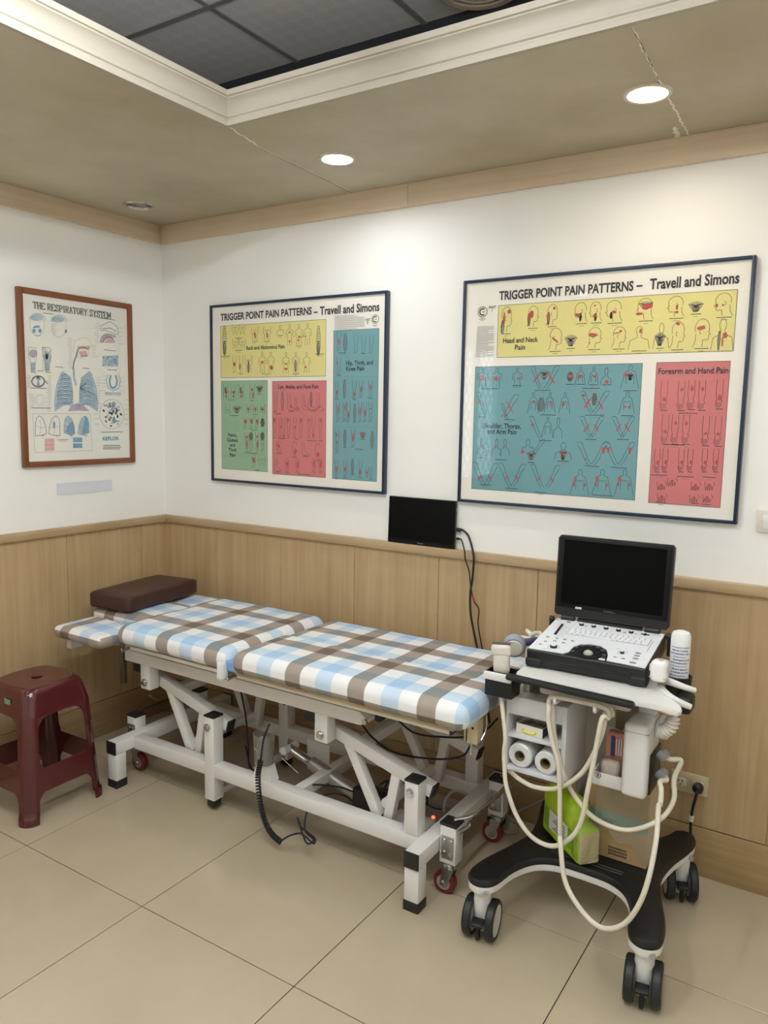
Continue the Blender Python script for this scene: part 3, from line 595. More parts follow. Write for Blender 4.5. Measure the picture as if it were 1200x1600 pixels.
# ---- right chart
t = framed('wall_chart', 1.636, 2.612, 1.192, 2.006, NAVY, 0.011, 0.026, 'back', 'navy framed pain chart with rows of drawn heads, above the wheeled cart')
c = Chart('back', 700, 390, 2.4, 0.018)
c.field('yellow_field', YEL, t, (190, 210), (1070, 380)); c.field('blue_field', BLU, t, (103, 440), (700, 940)); c.field('red_field', REDF, t, (783, 424), (1020, 968))
c.text('TRIGGER POINT PAIN PATTERNS', t, 192, 189, .031, 695, bold=.030, cy1=158); c.text('\u2013', t, 706, 150, .031, 729, bold=.028); c.text('Travell and Simons', t, 756, 149, .034, 1092, bold=.028, cy1=128)
c.text('Head and Neck', t, 207, 351, .0185, 338, bold=.018); c.text('Pain', t, 251, 376, .0185, 289, bold=.018); c.text('Forearm and Hand Pain', t, 789, 467, .0195, 1051, bold=.018); c.text('Shoulder, Thorax,', t, 131, 668, .0185, 274, bold=.018); c.text('and Arm Pain', t, 147, 690, .0185, 257, bold=.018)
c.text('PART', t, 154, 222, .010, 181, bold=.01); c.text('I', t, 165, 232, .010, bold=.01); emblem(c, 130, 234, 17)
for k in range(30):
    y = 290 + k * 3.9; c.line([c.uv(110 - k * .25, y), c.uv(172 - (random.random() < .25) * 20, y - 2.5)], .0009)
H = [(218, 262, 50, 96, 1, [(.2, .3, .16, .1), (-.15, .05, .1, .3)]), (318, 250, 50, 78, 1, [(-.1, .1, .2, .25), (-.3, -.05, .1, .2)]), (390, 244, 50, 78, 1, [(.15, .3, .14, .1), (-.3, -.05, .12, .2)]), (500, 235, 60, 74, -1, [(.2, -.12, .2, .12)]), (556, 232, 56, 74, -1, [(.1, -.2, .16, .1), (.1, .3, .1, .05, .6)]), (625, 230, 76, 80, -1, [(.02, -.05, .12, .1)]), (742, 222, 76, 80, -1, [(-.05, .12, .34, .18), (.3, -.22, .2, .08)]), (857, 213, 76, 78, -1, [(-.02, -.05, .08, .14), (-.02, -.28, .1, .08)]), (1036, 205, 84, 86, -1, [(.32, -.04, .07, .08), (.05, -.03, .06, .06)]),
     (402, 335, 60, 82, 1, [(.0, -.05, .08, .3, .9)]), (548, 330, 64, 78, 1, [(-.1, .12, .34, .13), (-.25, -.25, .05, .05)]), (640, 328, 64, 78, 1, [(.1, .28, .1, .07), (-.1, .2, .3, .03, .1)]), (860, 320, 64, 100, 1, [(0, .42, .15, .07)]), (950, 312, 76, 106, 1, [(.0, .18, .24, .1, .2)])]
for x, y, a, b_, f, r in H: c.fig('head', x, y, a, b_, r, f)
for x, y, a, b_ in ((205, 290, 22, 50), (304, 262, 18, 46), (377, 258, 18, 46), (497, 252, 18, 28), (553, 252, 18, 28), (612, 246, 18, 24)): c.fig('muscle', x, y, a, b_, cap=False)
c.fig('spread', 742, 208, 54, 36, cap=False); c.fig('spread', 930, 213, 56, 46, [(-.2, .1, .06, .2)]); c.fig('spread', 461, 340, 46, 50); c.fig('bust', 717, 330, 80, 88, [(.06, .28, .08, .14)]); c.fig('bust', 800, 322, 60, 96, [], cap=False); c.fig('spread', 795, 335, 40, 58); c.fig('bust', 1030, 316, 84, 120, [(.12, -.05, .14, .12), (.02, -.25, .06, .2)], cap=False); c.fig('muscle', 1016, 340, 18, 70, cap=False)
def row(y, items, h=70):
    for x, kind, w_, r in items: c.fig(kind, x, y, w_, h, r, cap=False)
row(482, [(130, 'torso', 44, [(0, -.05, .2, .12), (-.1, .1, .2, .06)]), (182, 'torso', 44, [(0, -.02, .24, .14)]), (260, 'torso', 40, [(.1, -.02, .1, .1)])], 76); c.cap(158, 522, 60); c.cap(258, 510, 34)
c.fig('arm', 332, 482, 40, 84, [(0, 0, .08, .4, -.6)], cap=False); c.fig('spread', 362, 468, 38, 40, cap=False); c.fig('arm', 388, 482, 54, 84, [(0, 0, .07, .4, .6)], -1, cap=False); c.cap(356, 528, 60)
for x, k, r in ((458, 'muscle', [(0, 0, .3, .2)]), (497, 'chest_arms', [(0, .0, .22, .12)]), (546, 'chest_arms', [(.1, .0, .16, .08)]), (593, 'bust', [(.1, -.3, .2, .14)])): c.fig(k, x, 476, 42, 70 if k != 'muscle' else 34, r, cap=False); c.cap(x, 505 + (x > 500) * 2, 30)
c.cap(536, 520, 66); c.fig('chest_arms', 683, 478, 72, 90, [(-.25, .1, .14, .1)]); c.fig('spread', 684, 475, 26, 34, cap=False)
c.fig('arm', 128, 580, 40, 84, [(-.2, .1, .12, .1)]); c.fig('arm', 232, 590, 60, 84, [(0, 0, .05, .42, .6)], -1); c.fig('arm', 214, 610, 30, 60, [(.1, -.2, .08, .24, -.5)], cap=False)
for x, r in ((320, [(0, .05, .2, .07)]), (382, [(.05, -.05, .08, .18)]), (438, [(-.1, -.05, .16, .12)])): c.fig('chest_arms', x, 575, 44, 80, r, cap=False)
c.fig('muscle', 349, 580, 50, 50, cap=False); c.cap(375, 620, 60); c.fig('arm', 523, 575, 50, 80, [(0, 0, .1, .4, -.6), (-.3, .36, .16, .08)], cap=False); c.fig('arm', 572, 575, 60, 80, [(0, -.1, .06, .35, .6)], -1, cap=False); c.fig('muscle', 549, 560, 34, 44, cap=False); c.cap(550, 621, 72); c.fig('chest_arms', 672, 575, 62, 84, [(-.12, -.18, .12, .06), (.12, -.18, .12, .06)])
c.fig('arm', 330, 668, 46, 76, [(-.3, .15, .16, .1)], cap=False); c.fig('chest_arms', 374, 668, 44, 76, [], cap=False); c.fig('bust', 413, 668, 34, 80, [], cap=False); c.cap(365, 716, 50)
for x, f in ((520, 1), (556, -1), (640, 1), (672, -1)): c.fig('arm', x, 668, 48, 76, [(.0, .0, .07, .36, -.6 * f)], f, cap=False)
c.cap(536, 712, 44); c.cap(656, 712, 46)
for x in (128, 182, 214): c.fig('bust', x, 742, 36, 66, [(-.1, .05, .12, .08)], cap=False)
c.cap(124, 780, 24); c.cap(200, 788, 44); c.fig('bust', 300, 738, 50, 54, [(-.4, -.4, .16, .16)], cap=False); c.fig('arm', 340, 740, 44, 50, [], -1, cap=False); c.fig('spread', 312, 772, 36, 40); c.fig('bust', 432, 755, 64, 66, [(.05, -.2, .1, .08)]); c.fig('spread', 432, 768, 28, 44, cap=False)
for x, f in ((512, 1), (568, -1), (614, 1), (668, -1)): c.fig('arm', x, 768, 56, 84, [(-.25, .2, .12, .18)] if f < 0 or x > 600 else [(.1, -.2, .06, .06)], f, cap=False)
c.cap(540, 812, 54); c.cap(640, 818, 60)
for x, f in ((118, 1), (160, -1), (216, 1), (262, -1), (336, 1), (392, -1)): c.fig('arm', x, 842 + x * .03, 50, 84, [(.05, -.1, .07, .2, -.6 * f)], f, cap=False)
c.cap(140, 882, 44); c.cap(238, 896, 46); c.cap(346, 910, 44)
for x in (495, 578, 662): c.fig('chest_arms', x, 872, 74, 96, [(-.26, .1, .1, .14), (.26, -.1, .06, .08), (-.3, -.1, .05, .14)], cap=False)
c.cap(580, 922, 80)
for x, y in ((810, 545), (874, 546), (912, 542), (952, 545), (1018, 540), (814, 672), (851, 672), (892, 672), (966, 678), (1012, 680)): c.fig('forearm', x, y, 38, 108, [(.05, random.choice((-.15, .2, -.1)), .2, random.uniform(.06, .14))], cap=False); c.cap(x, y + 58, 28)
c.cap(900, 614, 72); c.cap(848, 732, 76)
for x in (784, 814, 874, 908, 962, 1004): c.fig('forearm', x, 788, 30, 84, [(.1, -.12, .2, .14)], cap=False); c.cap(x, 834, 20)
c.cap(792, 846, 60); c.cap(890, 852, 64); c.cap(980, 854, 50)
for x, y in ((800, 882), (840, 868), (928, 884), (980, 884), (802, 926), (922, 930), (972, 930)): c.fig('hand', x, y, 44, 40, [(0, 0, .2, .16)], cap=False)
c.cap(798, 948, 40); c.cap(926, 952, 30); c.cap(968, 956, 40); c.done(t)

# ---- left chart: airways and lungs
WALNUT = wood('walnut_frame_z', '8a5230', '6c3d22', 'z', 0.4); WALNUTY = wood('walnut_frame_y', '8a5230', '6c3d22', 'y', 0.4)
CREAM = mat('aged_paper', 'f0ece3', 0.6, var=.04, scale=2)
t = thing('wall_chart', (0, -0.478, 1.275), 'brown wooden framed chart of the lungs and airways on the left wall', 'framed chart')
Y0, Y1, Z0, Z1, FW, FD = -0.760, -0.196, 1.272, 2.000, 0.024, 0.024
for a in ((Y0, Y0 + FW, Z0, Z1), (Y1 - FW, Y1, Z0, Z1)): MB().rb(0.002, FD, a[0], a[1], a[2], a[3], .005).build('frame_bar', WALNUT, t)
for a in ((Z0, Z0 + FW), (Z1 - FW, Z1)): MB().rb(0.002, FD, Y0 + FW, Y1 - FW, a[0], a[1], .005).build('frame_bar', WALNUTY, t)
box('sheet', CREAM, t, 0.003, 0.012, Y0 + FW, Y1 - FW, Z0 + FW, Z1 - FW); MB().add([(.0175, Y0 + FW, Z0 + FW), (.0175, Y1 - FW, Z0 + FW), (.0175, Y1 - FW, Z1 - FW), (.0175, Y0 + FW, Z1 - FW)], [(0, 1, 2, 3)]).build('glass', GLASS, t)
c = Chart('left', 0, 430, 4.0, 0.0125)
LBLUE = mat('print_pale_blue', 'b6c6d3', 0.6, var=.25, scale=40); KBLUE = mat('print_brand_blue', '4f97b8', .6); MBLUE = mat('print_blue', '7fa6bf', 0.6, var=.15, scale=30); PINK = mat('print_pink', 'dfb3ad', 0.6, var=.1, scale=30); VIO = mat('print_violet', 'b9aabf', 0.6, var=.2, scale=40)
# slab-serif title drawn stroke by stroke
SLAB = {'T': [((0, 1), (1, 1)), ((.5, 1), (.5, 0)), ((0, 1), (0, .78)), ((1, 1), (1, .78)), ((.28, 0), (.72, 0))], 'H': [((.15, 1), (.15, 0)), ((.85, 1), (.85, 0)), ((.15, .5), (.85, .5)), ((0, 1), (.32, 1)), ((0, 0), (.32, 0)), ((.68, 1), (1, 1)), ((.68, 0), (1, 0))], 'E': [((.15, 1), (.15, 0)), ((0, 1), (.9, 1)), ((0, 0), (.95, 0)), ((.15, .52), (.65, .52)), ((.9, 1), (.9, .78)), ((.95, 0), (.95, .24))],
        'R': [((.15, 1), (.15, 0)), ((0, 1), (.6, 1)), ((.6, 1), (.85, .88)), ((.85, .88), (.85, .64)), ((.85, .64), (.6, .5)), ((.15, .5), (.6, .5)), ((.5, .5), (.88, 0)), ((0, 0), (.34, 0)), ((.74, 0), (1.02, 0))], 'S': [((.85, .8), (.65, 1)), ((.65, 1), (.3, 1)), ((.3, 1), (.1, .78)), ((.1, .78), (.3, .55)), ((.3, .55), (.7, .47)), ((.7, .47), (.9, .25)), ((.9, .25), (.68, 0)), ((.68, 0), (.3, 0)), ((.3, 0), (.1, .22)), ((.86, 1), (.86, .74)), ((.1, 0), (.1, .26))],
        'P': [((.15, 1), (.15, 0)), ((0, 1), (.6, 1)), ((.6, 1), (.88, .86)), ((.88, .86), (.88, .6)), ((.88, .6), (.6, .45)), ((.15, .45), (.6, .45)), ((0, 0), (.38, 0))], 'I': [((.5, 1), (.5, 0)), ((.2, 1), (.8, 1)), ((.2, 0), (.8, 0))], 'A': [((.5, 1), (.12, 0)), ((.5, 1), (.88, 0)), ((.27, .36), (.73, .36)), ((0, 0), (.3, 0)), ((.7, 0), (1, 0))], 'O': [((.5, 1), (.15, .8)), ((.15, .8), (.08, .5)), ((.08, .5), (.15, .2)), ((.15, .2), (.5, 0)), ((.5, 0), (.85, .2)), ((.85, .2), (.92, .5)), ((.92, .5), (.85, .8)), ((.85, .8), (.5, 1))],
        'Y': [((.1, 1), (.5, .5)), ((.9, 1), (.5, .5)), ((.5, .5), (.5, 0)), ((0, 1), (.26, 1)), ((.74, 1), (1, 1)), ((.3, 0), (.7, 0))], 'M': [((.12, 1), (.12, 0)), ((.88, 1), (.88, 0)), ((.12, 1), (.5, .25)), ((.88, 1), (.5, .25)), ((0, 1), (.2, 1)), ((.8, 1), (1, 1)), ((0, 0), (.26, 0)), ((.74, 0), (1, 0))]}
u0, v0 = c.uv(205, 206); u1, _ = c.uv(693, 255); S = 'THE RESPIRATORY SYSTEM'; adv = [{' ': .55, 'I': .62, 'M': 1.2}.get(q, 1.0) for q in S]; k = (u1 - u0) / sum(adv); x = u0; tm = MB(); hh = 0.0265
for q, a in zip(S, adv):
    for (a0, b0), (a1, b1) in SLAB.get(q, []):
        w_ = .0042 if abs(a1 - a0) < .2 else (.0022 if abs(b1 - b0) < .05 else .0034)
        e = .0008 / k; c.line([(x + (.07 + .86 * a0) * k * a, v0 + b0 * hh), (x + (.07 + .86 * a1) * k * a, v0 + b1 * hh)], w_, tm, .0012)
    x += a * k
tm.build('title_lettering', INK, t, smooth=0)
lb = MB(); mbz = MB(); pk = MB(); vi = MB()
def leaders(x0, x1, y0, y1, n, side):
    for k in range(n):
        y = y0 + (y1 - y0) * k / max(1, n - 1); l = random.uniform(18, 34); X = x0 if side < 0 else x1; c.line([c.uv(X, y), c.uv(X + side * l, y)], .0010, c.grey)
def loop(pts, wd=.0014, which=None): c.line([c.uv(*p) for p in pts + pts[:1]], wd, which)
def fillp(pts, mb, lift=.0005): c.poly([c.uv(*p) for p in pts], mb, lift)
def E_(cx, cy, a, b_, a0=0, a1=360, n=16): return [(cx + a * math.cos(math.radians(a0 + (a1 - a0) * k / n)), cy + b_ * math.sin(math.radians(a0 + (a1 - a0) * k / n))) for k in range(n + (a1 - a0 < 360))]
for cx, cy in ((232, 312), (368, 322)):
    loop(E_(cx, cy, 46, 66), .001, c.grey); c.line([c.uv(*p) for p in E_(cx, cy - 30, 50, 42, 180, 360)], .004, lb); fillp(E_(cx - 4, cy - 45, 40, 18), lb, .0004)
fillp(E_(232, 322, 18, 8), mbz); fillp(E_(212, 348, 11, 14), mbz); fillp(E_(250, 348, 10, 14), mbz); fillp(E_(214, 326, 8, 5), mbz); fillp(E_(412, 350, 8, 12), mbz); c.line([c.uv(*p) for p in E_(235, 366, 20, 14, 20, 160)], .002, mbz)
leaders(285, 325, 305, 372, 6, 1); c.cap(302, 240, 66, 1); c.cap(668, 274, 100, 1)
loop([(625, 320), (660, 300), (690, 290), (730, 320), (740, 370), (700, 360), (660, 345), (630, 345)], .0016); c.line([c.uv(*p) for p in [(640, 335), (690, 330), (725, 352)]], .003, c.grey); fillp([(622, 420), (630, 385), (660, 362), (720, 372), (726, 392), (660, 388), (640, 424)], vi); fillp([(650, 424), (665, 395), (700, 395), (715, 424)], pk); c.line([c.uv(*p) for p in E_(680, 420, 34, 32, 180, 360)], .003); leaders(620, 740, 300, 420, 9, -1); leaders(620, 740, 330, 430, 5, 1)
for cx in (205, 295):
    loop([(cx - 30, 450), (cx + 20, 455), (cx + 24, 500), (cx + 16, 545), (cx + 14, 600), (cx - 12, 600), (cx - 14, 545), (cx - 26, 510)], .0014, c.grey); fillp([(cx - 12, 545), (cx + 14, 545), (cx + 12, 598), (cx - 10, 598)], lb)
    for k in range(6): c.line([c.uv(cx - 12, 552 + k * 8), c.uv(cx + 13, 552 + k * 8)], .0012, c.grey)
fillp(E_(207, 490, 26, 26), vi, .0004); fillp([(270, 500), (295, 470), (320, 500), (316, 545), (278, 545)], lb); fillp(E_(292, 508, 9, 20), mbz); c.line([c.uv(280, 470), c.uv(295, 510), c.uv(318, 465)], .002); leaders(232, 262, 455, 590, 12, 1); c.cap(210, 606, 34, 1); c.cap(300, 608, 36, 1); c.cap(252, 598, 40, 1)
loop(E_(238, 664, 41, 34), .0036); loop(E_(238, 664, 35, 28), .001); fillp([(238, 632), (248, 690), (230, 690)], mbz); c.line([c.uv(228, 650), c.uv(238, 632), c.uv(250, 655)], .004); c.line([c.uv(276, 655), c.uv(298, 680)], .003); leaders(190, 190, 630, 700, 7, -1); c.cap(242, 706, 100, 1)
loop(E_(248, 780, 22, 30), .001, c.grey); loop(E_(248, 782, 36, 40), .001, vi); leaders(212, 212, 745, 820, 7, -1); leaders(320, 320, 630, 850, 20, -1); c.cap(255, 830, 120, 1)
# centre: head section, trachea and the pair of lungs
loop([(455, 470), (470, 410), (520, 388), (560, 400), (570, 440), (555, 460), (552, 500), (530, 515), (495, 520)], .0012, vi); fillp([(480, 445), (560, 440), (560, 462), (500, 462)], pk, .0004); fillp([(492, 478), (540, 470), (548, 502), (505, 512)], pk); c.line([c.uv(*p) for p in [(455, 588), (462, 540), (478, 500), (488, 460), (515, 448), (552, 462)]], .008, vi); c.line([c.uv(*p) for p in [(455, 588), (462, 540), (478, 500), (488, 460), (515, 448), (552, 462)]], .0018); c.line([c.uv(505, 510), c.uv(525, 503), c.uv(548, 508)], .002); leaders(450, 570, 395, 580, 16, -1); leaders(450, 575, 440, 510, 6, 1)
c.line([c.uv(*p) for p in [(459, 580), (462, 640), (475, 690)]], .010, lb)
for sgn, cx in ((-1, 402), (1, 548)):
    out = [(cx - sgn * -8, 602), (cx + sgn * 22, 612), (cx + sgn * 50, 690), (cx + sgn * 62, 790), (cx + sgn * 60, 850), (cx + sgn * 10, 815), (cx - sgn * 48, 800), (cx - sgn * 52, 720), (cx - sgn * 40, 640)]
    fillp(out, lb if sgn < 0 else lb); loop(out, .0018, mbz)
    for k in range(8):
        y = 622 + k * 25; wv = min(52, 26 + k * 6); c.line([c.uv(cx + sgn * (wv * q / 5 - 4), y + 20 * (q / 5) ** 2 * .8 - abs(q) * 1.2) for q in range(-5, 6)], .0022 if sgn < 0 else .0014, c.ink if sgn < 0 else c.grey); c.line([c.uv(cx + sgn * (wv * q / 5 - 4), y + 9 + 18 * (q / 5) ** 2 * .8) for q in range(-5, 6)], .004, mbz)
    if sgn > 0:
        for k in range(14): x = cx + random.uniform(-35, 45); y = random.uniform(640, 800); c.line([c.uv(500, 700), c.uv(x, y)], .0016, mbz)
fillp([(425, 850), (440, 820), (478, 800), (520, 812), (560, 850), (490, 846)], vi, .0004); c.cap(370, 574, 50, 1); c.cap(536, 582, 40, 1); leaders(340, 600, 640, 820, 12, 1)
c.cap(686, 470, 76, 1); fillp([(640, 505), (738, 500), (738, 570), (640, 570)], lb, .0004)
for k in range(40): u, v = c.uv(random.uniform(644, 736), random.uniform(505, 566)); c.ell(u, v, .003, .003, c.grey if k % 2 else mbz, n=6)
c.cap(700, 592, 60, 1); c.line([c.uv(*p) for p in [(692, 625), (684, 660), (690, 695), (708, 708), (726, 690), (732, 660), (722, 625)]], .009, mbz); c.line([c.uv(*p) for p in [(672, 620), (664, 660), (676, 705), (708, 722), (742, 705), (752, 660), (738, 615)]], .005, lb); leaders(660, 752, 610, 720, 6, -1); leaders(660, 752, 640, 720, 4, 1)
for k in range(4): c.line([c.uv(656, 732 + k * 5), c.uv(755, 734 + k * 5)], .0013, mbz)
loop(E_(698, 868, 76, 92, n=32), .0012, c.grey)
for k in range(60):
    a = random.uniform(0, 6.28); r = random.random() ** .5; u, v = c.uv(698 + 62 * r * math.cos(a), 868 + 78 * r * math.sin(a)); c.ell(u, v, .006, .005, random.choice((lb, lb, vi, c.grey)), n=7, lift=.0006)
fillp(E_(708, 812, 12, 20), mbz); fillp(E_(712, 905, 10, 22), mbz, .0008); leaders(620, 620, 800, 930, 5, -1); leaders(775, 775, 780, 930, 6, 1); c.cap(700, 980, 136, 1)
loop([(203, 866), (562, 866), (577, 1096), (217, 1108)], .001, c.grey)
for cx, sg, m in ((254, 1, None), (340, -1, None), (433, 1, 'b'), (522, -1, 'b')):
    out = [(cx - 10 * sg, 878), (cx + 14 * sg, 895), (cx + 30 * sg, 940), (cx + 36 * sg, 990), (cx + 10 * sg, 1000), (cx - 34 * sg, 1005 if not m else 985), (cx - 34 * sg, 930), (cx - 26 * sg, 895)]
    if m: fillp(out, lb); fillp([(cx + 18 * sg, 910), (cx + 34 * sg, 960), (cx + 30 * sg, 995), (cx - 24 * sg, 985), (cx - 10 * sg, 940)] if sg > 0 else out[4:] + out[:1], mbz, .0008)
    loop(out, .0018 if not m else .001)
    c.line([c.uv(cx - 32 * sg, 940), c.uv(cx, 955), c.uv(cx + 30 * sg, 950)], .001, c.grey); c.line([c.uv(cx - 6, 900), c.uv(cx, 955), c.uv(cx - 4, 995)], .001, c.grey); c.cap(cx + 12, 1002, 22)
fillp(E_(338, 935, 7, 22), mbz); 
for k in range(3): fillp([(278 + k, 1022 + k * 26), (338, 1020 + k * 26), (340, 1044 + k * 26), (279, 1046 + k * 26)], pk, .0004)
for k in range(2): fillp([(456, 1014 + k * 36), (513, 1014 + k * 36), (514, 1044 + k * 36), (457, 1044 + k * 36)], mbz)
c.cap(392, 1028, 66); lb.build('printed_pale_blue', LBLUE, t, smooth=0); mbz.build('printed_blue', MBLUE, t, smooth=0); pk.build('printed_pink', PINK, t, smooth=0); vi.build('printed_violet', VIO, t, smooth=0)
c.text('KEFLOR', t, 642, 1032, .0165, 742, KBLUE, bold=.03, cy1=1032)
for y, x1 in ((1064, 745), (1075, 755), (1085, 745)):
    x = 646
    while x < x1: w_ = random.uniform(5, 9); c.line([c.uv(x, y), c.uv(x + w_, y)], .0034); x += w_ + 2.5
c.done(t)

# ---- blank paper strip under the lung chart
o = MB().bx(0.0005, 0.0035, -0.600, -0.318, 1.147, 1.197).build('paper_strip', mat('lilac_paper', 'd9d9e2', 0.5), None); tag(o, 'blank pale lilac paper strip stuck on the left wall below the lung chart', 'paper strip')

# ---- slim monitor leaning on the chair rail
t = thing('portable_monitor', (1.478, -0.018, 1.006), 'slim black portable monitor leaning on the chair rail between the wide charts', 'monitor')
Mm = Matrix.Translation((1.478, -0.019, 1.0065)) @ Matrix.Rotation(math.radians(-2.0), 4, 'X')
b = MB(Mm); b.rb(-.152, .152, -.005, .004, 0, .186, .003); b.build('back_shell', BLACK_PLASTIC, t)
b = MB(Mm); b.rb(-.149, .149, -.0062, -.004, .002, .184, .0006, 1); b.build('bezel', mat('dark_bezel', '0c0b09', 0.4, spec=.2), t)
b = MB(Mm); b.bx(-.147, .147, -.0066, -.006, .016, .182); b.build('screen', mat('screen_off', '030303', 0.3, spec=.12), t)
textmesh('maker_lettering', 'lecoo', mat('logo_grey', '9a9a9a', .4), t, lambda a, q: Mm @ Vector((a - .012, -.0068, .006 + q)), .0055, .026, .01)
b = MB(Mm); b.rb(.1505, .1535, -.002, .003, .148, .160, .001); b.build('button', mat('button_grey', 'bdbdbd', .3, .6), t)
ya = -.018
for lab, pts, r, zz in (('thick black video cable hanging from the upper port of the slim monitor', [(711, 827), (717, 827), (724, 829), (733, 840), (740, 870), (738, 905), (735, 925), (735, 955), (740, 985), (746, 1014), (752, 1045), (760, 1090), (765, 1130)], .0042, .0), ('thin black power cable hanging from the lower port of the slim monitor', [(711, 841), (716, 841), (722, 846), (726, 862), (727, 874), (733, 893), (736, 920), (741, 940), (748, 952), (747, 975), (751, 1000), (757, 1030), (770, 1080)], .0026, .0)):
    t2 = thing('monitor_cable', PB(*pts[0], ya), lab, 'cable')
    yb = -.036 if r > .003 else -.048; P = [PB(x, y, ya if y < 850 else yb) for x, y in pts]; P[0] = Vector((1.636, ya, P[0].z)); P[1] = P[0] + Vector((.012, 0, 0)); b = MB(); b.tube(P, r, 8, 8); b.build('cord', BLACK_RUBBER, t2)
    b = MB(); b.bar(P[0] + Vector((-.0025, 0, 0)), P[0] + Vector((.018 if r > .003 else .012, 0, -.0015)), .009, .015 if r > .003 else .009, (0, 0, 1), .002); b.build('plug', BLACK_PLASTIC, t2)
    if r < .003: b = MB(); b.tube([PB(737.5, 930, -.048), PB(741, 939, -.048)], .0036, 8, 1); b.build('red_tape', mat('red_tape', '9a3a30', .5), t2)

# ---- outlet, switch
IVORY = mat('ivory_plate', 'c6bb9c', 0.4); IVORYD = mat('ivory_socket', 'd2c9b0', 0.4)
t = thing('wall_outlet', (2.525, -0.009, 0.314), 'ivory double power outlet on the panelling right of the cart', 'outlet')
MB().rb(2.466, 2.584, -.016, -.009, .279, .349, .003).build('cover_plate', IVORY, t)
for x in (2.498, 2.552):
    s_ = MB().rb(x - .018, x + .018, -.019, -.015, .301, .327, .002).build('socket', IVORYD, t)
    b = MB()
    for dx, dz, h in ((-.006, .004, .0045), (.006, .004, .0055)): b.bx(x + dx - .0012, x + dx + .0012, -.0196, -.0188, .314 + dz - h, .314 + dz + h)
    b.cyl((x, -.0196, .306), (x, -.0188, .306), .0025, n=10); b.build('slots', BLACK_PLASTIC, s_)
t = thing('light_switch', (2.722, 0, 1.205), 'ivory light switch at the right edge beyond the wider chart', 'light switch')
MB().rb(2.666, 2.782, -.009, 0, 1.172, 1.242, .003).build('cover_plate', mat('switch_plate', 'ddd6c4', .4), t)
for x in (2.700, 2.748): MB().rb(x - .017, x + .017, -.013, -.008, 1.186, 1.228, .002).build('rocker', WHITE_PLASTIC, t)
# power cord from the outlet down behind the cart
t = thing('power_cord', (2.56, -.03, .312), 'black power cord plugged into the ivory outlet right of the cart', 'power cord')
b = MB(); b.lathe([(.013, 0), (.017, .004), (.017, .020), (.012, .027), (.007, .030)], (2.556, -.0185, .312), (0, -1, 0), 20); b.build('plug', BLACK_PLASTIC, t)
P = [(2.556, -.043, .311), (2.556, -.055, .296), (2.548, -.052, .25), (2.544, -.048, .20), (2.545, -.045, .13), (2.538, -.05, .05), (2.50, -.08, .008), (2.42, -.10, .006)]
MB().tube(P, .0045, 8, 8).build('cord', BLACK_RUBBER, t); MB().tube([(2.5462, -.0505, .222), (2.5442, -.0482, .203)], .0075, 10, 1).build('tag_label', mat('paper_tag', 'd8d4c8', .6), t)
# ================================================================== treatment table
bed = thing('treatment_table', (1.17, -0.39, 0), 'white steel treatment table covered in blue and taupe checked cloth', 'treatment table')
S = WHITE_STEEL; CAPM = mat('black_tube_cap', '1b1b1d', 0.5)
XL, XR = (0.445, 0.497), (1.846, 1.897); YF, YBK = -0.717, -0.062
FY, BY = -0.605, -0.174         # centre lines of the front and back long beams
def part(name, f, m=S, parent=bed, smooth=35): b = MB(); f(b); return b.build(name, m, parent, smooth=smooth)
for x0, x1 in (XL, XR):
    part('end_beam', lambda b: b.rb(x0, x1, YF, YBK, .143, .193, .003))
    for y0, y1, sg in ((YF, YF + .05, -1), (YBK - .05, YBK, 1)):
        lg = part('leg', lambda b: b.rb(x0, x1, y0, y1, .03, .1425, .003))
        part('rubber_foot', lambda b: b.rb(x0 - .002, x1 + .002, y0 - .002, y1 + .002, 0, .034, .003), CAPM, lg)
        part('end_cap', lambda b: b.rb(x0 - .001, x1 + .001, *((y0 - .005, y0 + .001) if sg < 0 else (y1 - .001, y1 + .005)), .142, .194, .002), CAPM)
for yc in (FY, BY):
    part('long_beam', lambda b: b.rb(XL[1], XR[0], yc - .025, yc + .025, .141, .191, .003))
    for x0, z0 in ((.903, .045), (1.790, .192)):
        if z0 < .1:
            ps = part('post', lambda b: b.rb(x0, x0 + .05, yc - .026, yc + .026, z0, .372, .003)); part('rubber_foot', lambda b: b.rb(x0 + .006, x0 + .044, yc - .02, yc + .02, z0 - .03, z0, .004), CAPM, ps)
        else: ps = part('post', lambda b: b.rb(x0, x0 + .05, yc - .026, yc + .026, z0 - .001, .366, .003))
        part('post_cap', lambda b: b.rb(x0 - .001, x0 + .051, yc - .027, yc + .027, .366 if z0 > .1 else .372, .374 if z0 > .1 else .380, .002), CAPM, ps)
        sgn = -1 if yc < -.4 else 1
        part('bolt', lambda b: (b.cyl((x0 + .022, yc + sgn * .026, .335), (x0 + .022, yc + sgn * .032, .335), .014, n=20), b.cyl((x0 + .022, yc + sgn * .030, .335), (x0 + .022, yc + sgn * .040, .335), .0095, n=6)), CHROME, ps)
# stretchers low between the mid posts and along the middle
part('cross_bar', lambda b: b.rb(.915, .94, FY + .026, BY - .026, .05, .075, .002)); part('cross_bar', lambda b: b.rb(1.30, 1.34, FY + .025, BY - .025, .150, .188, .002))
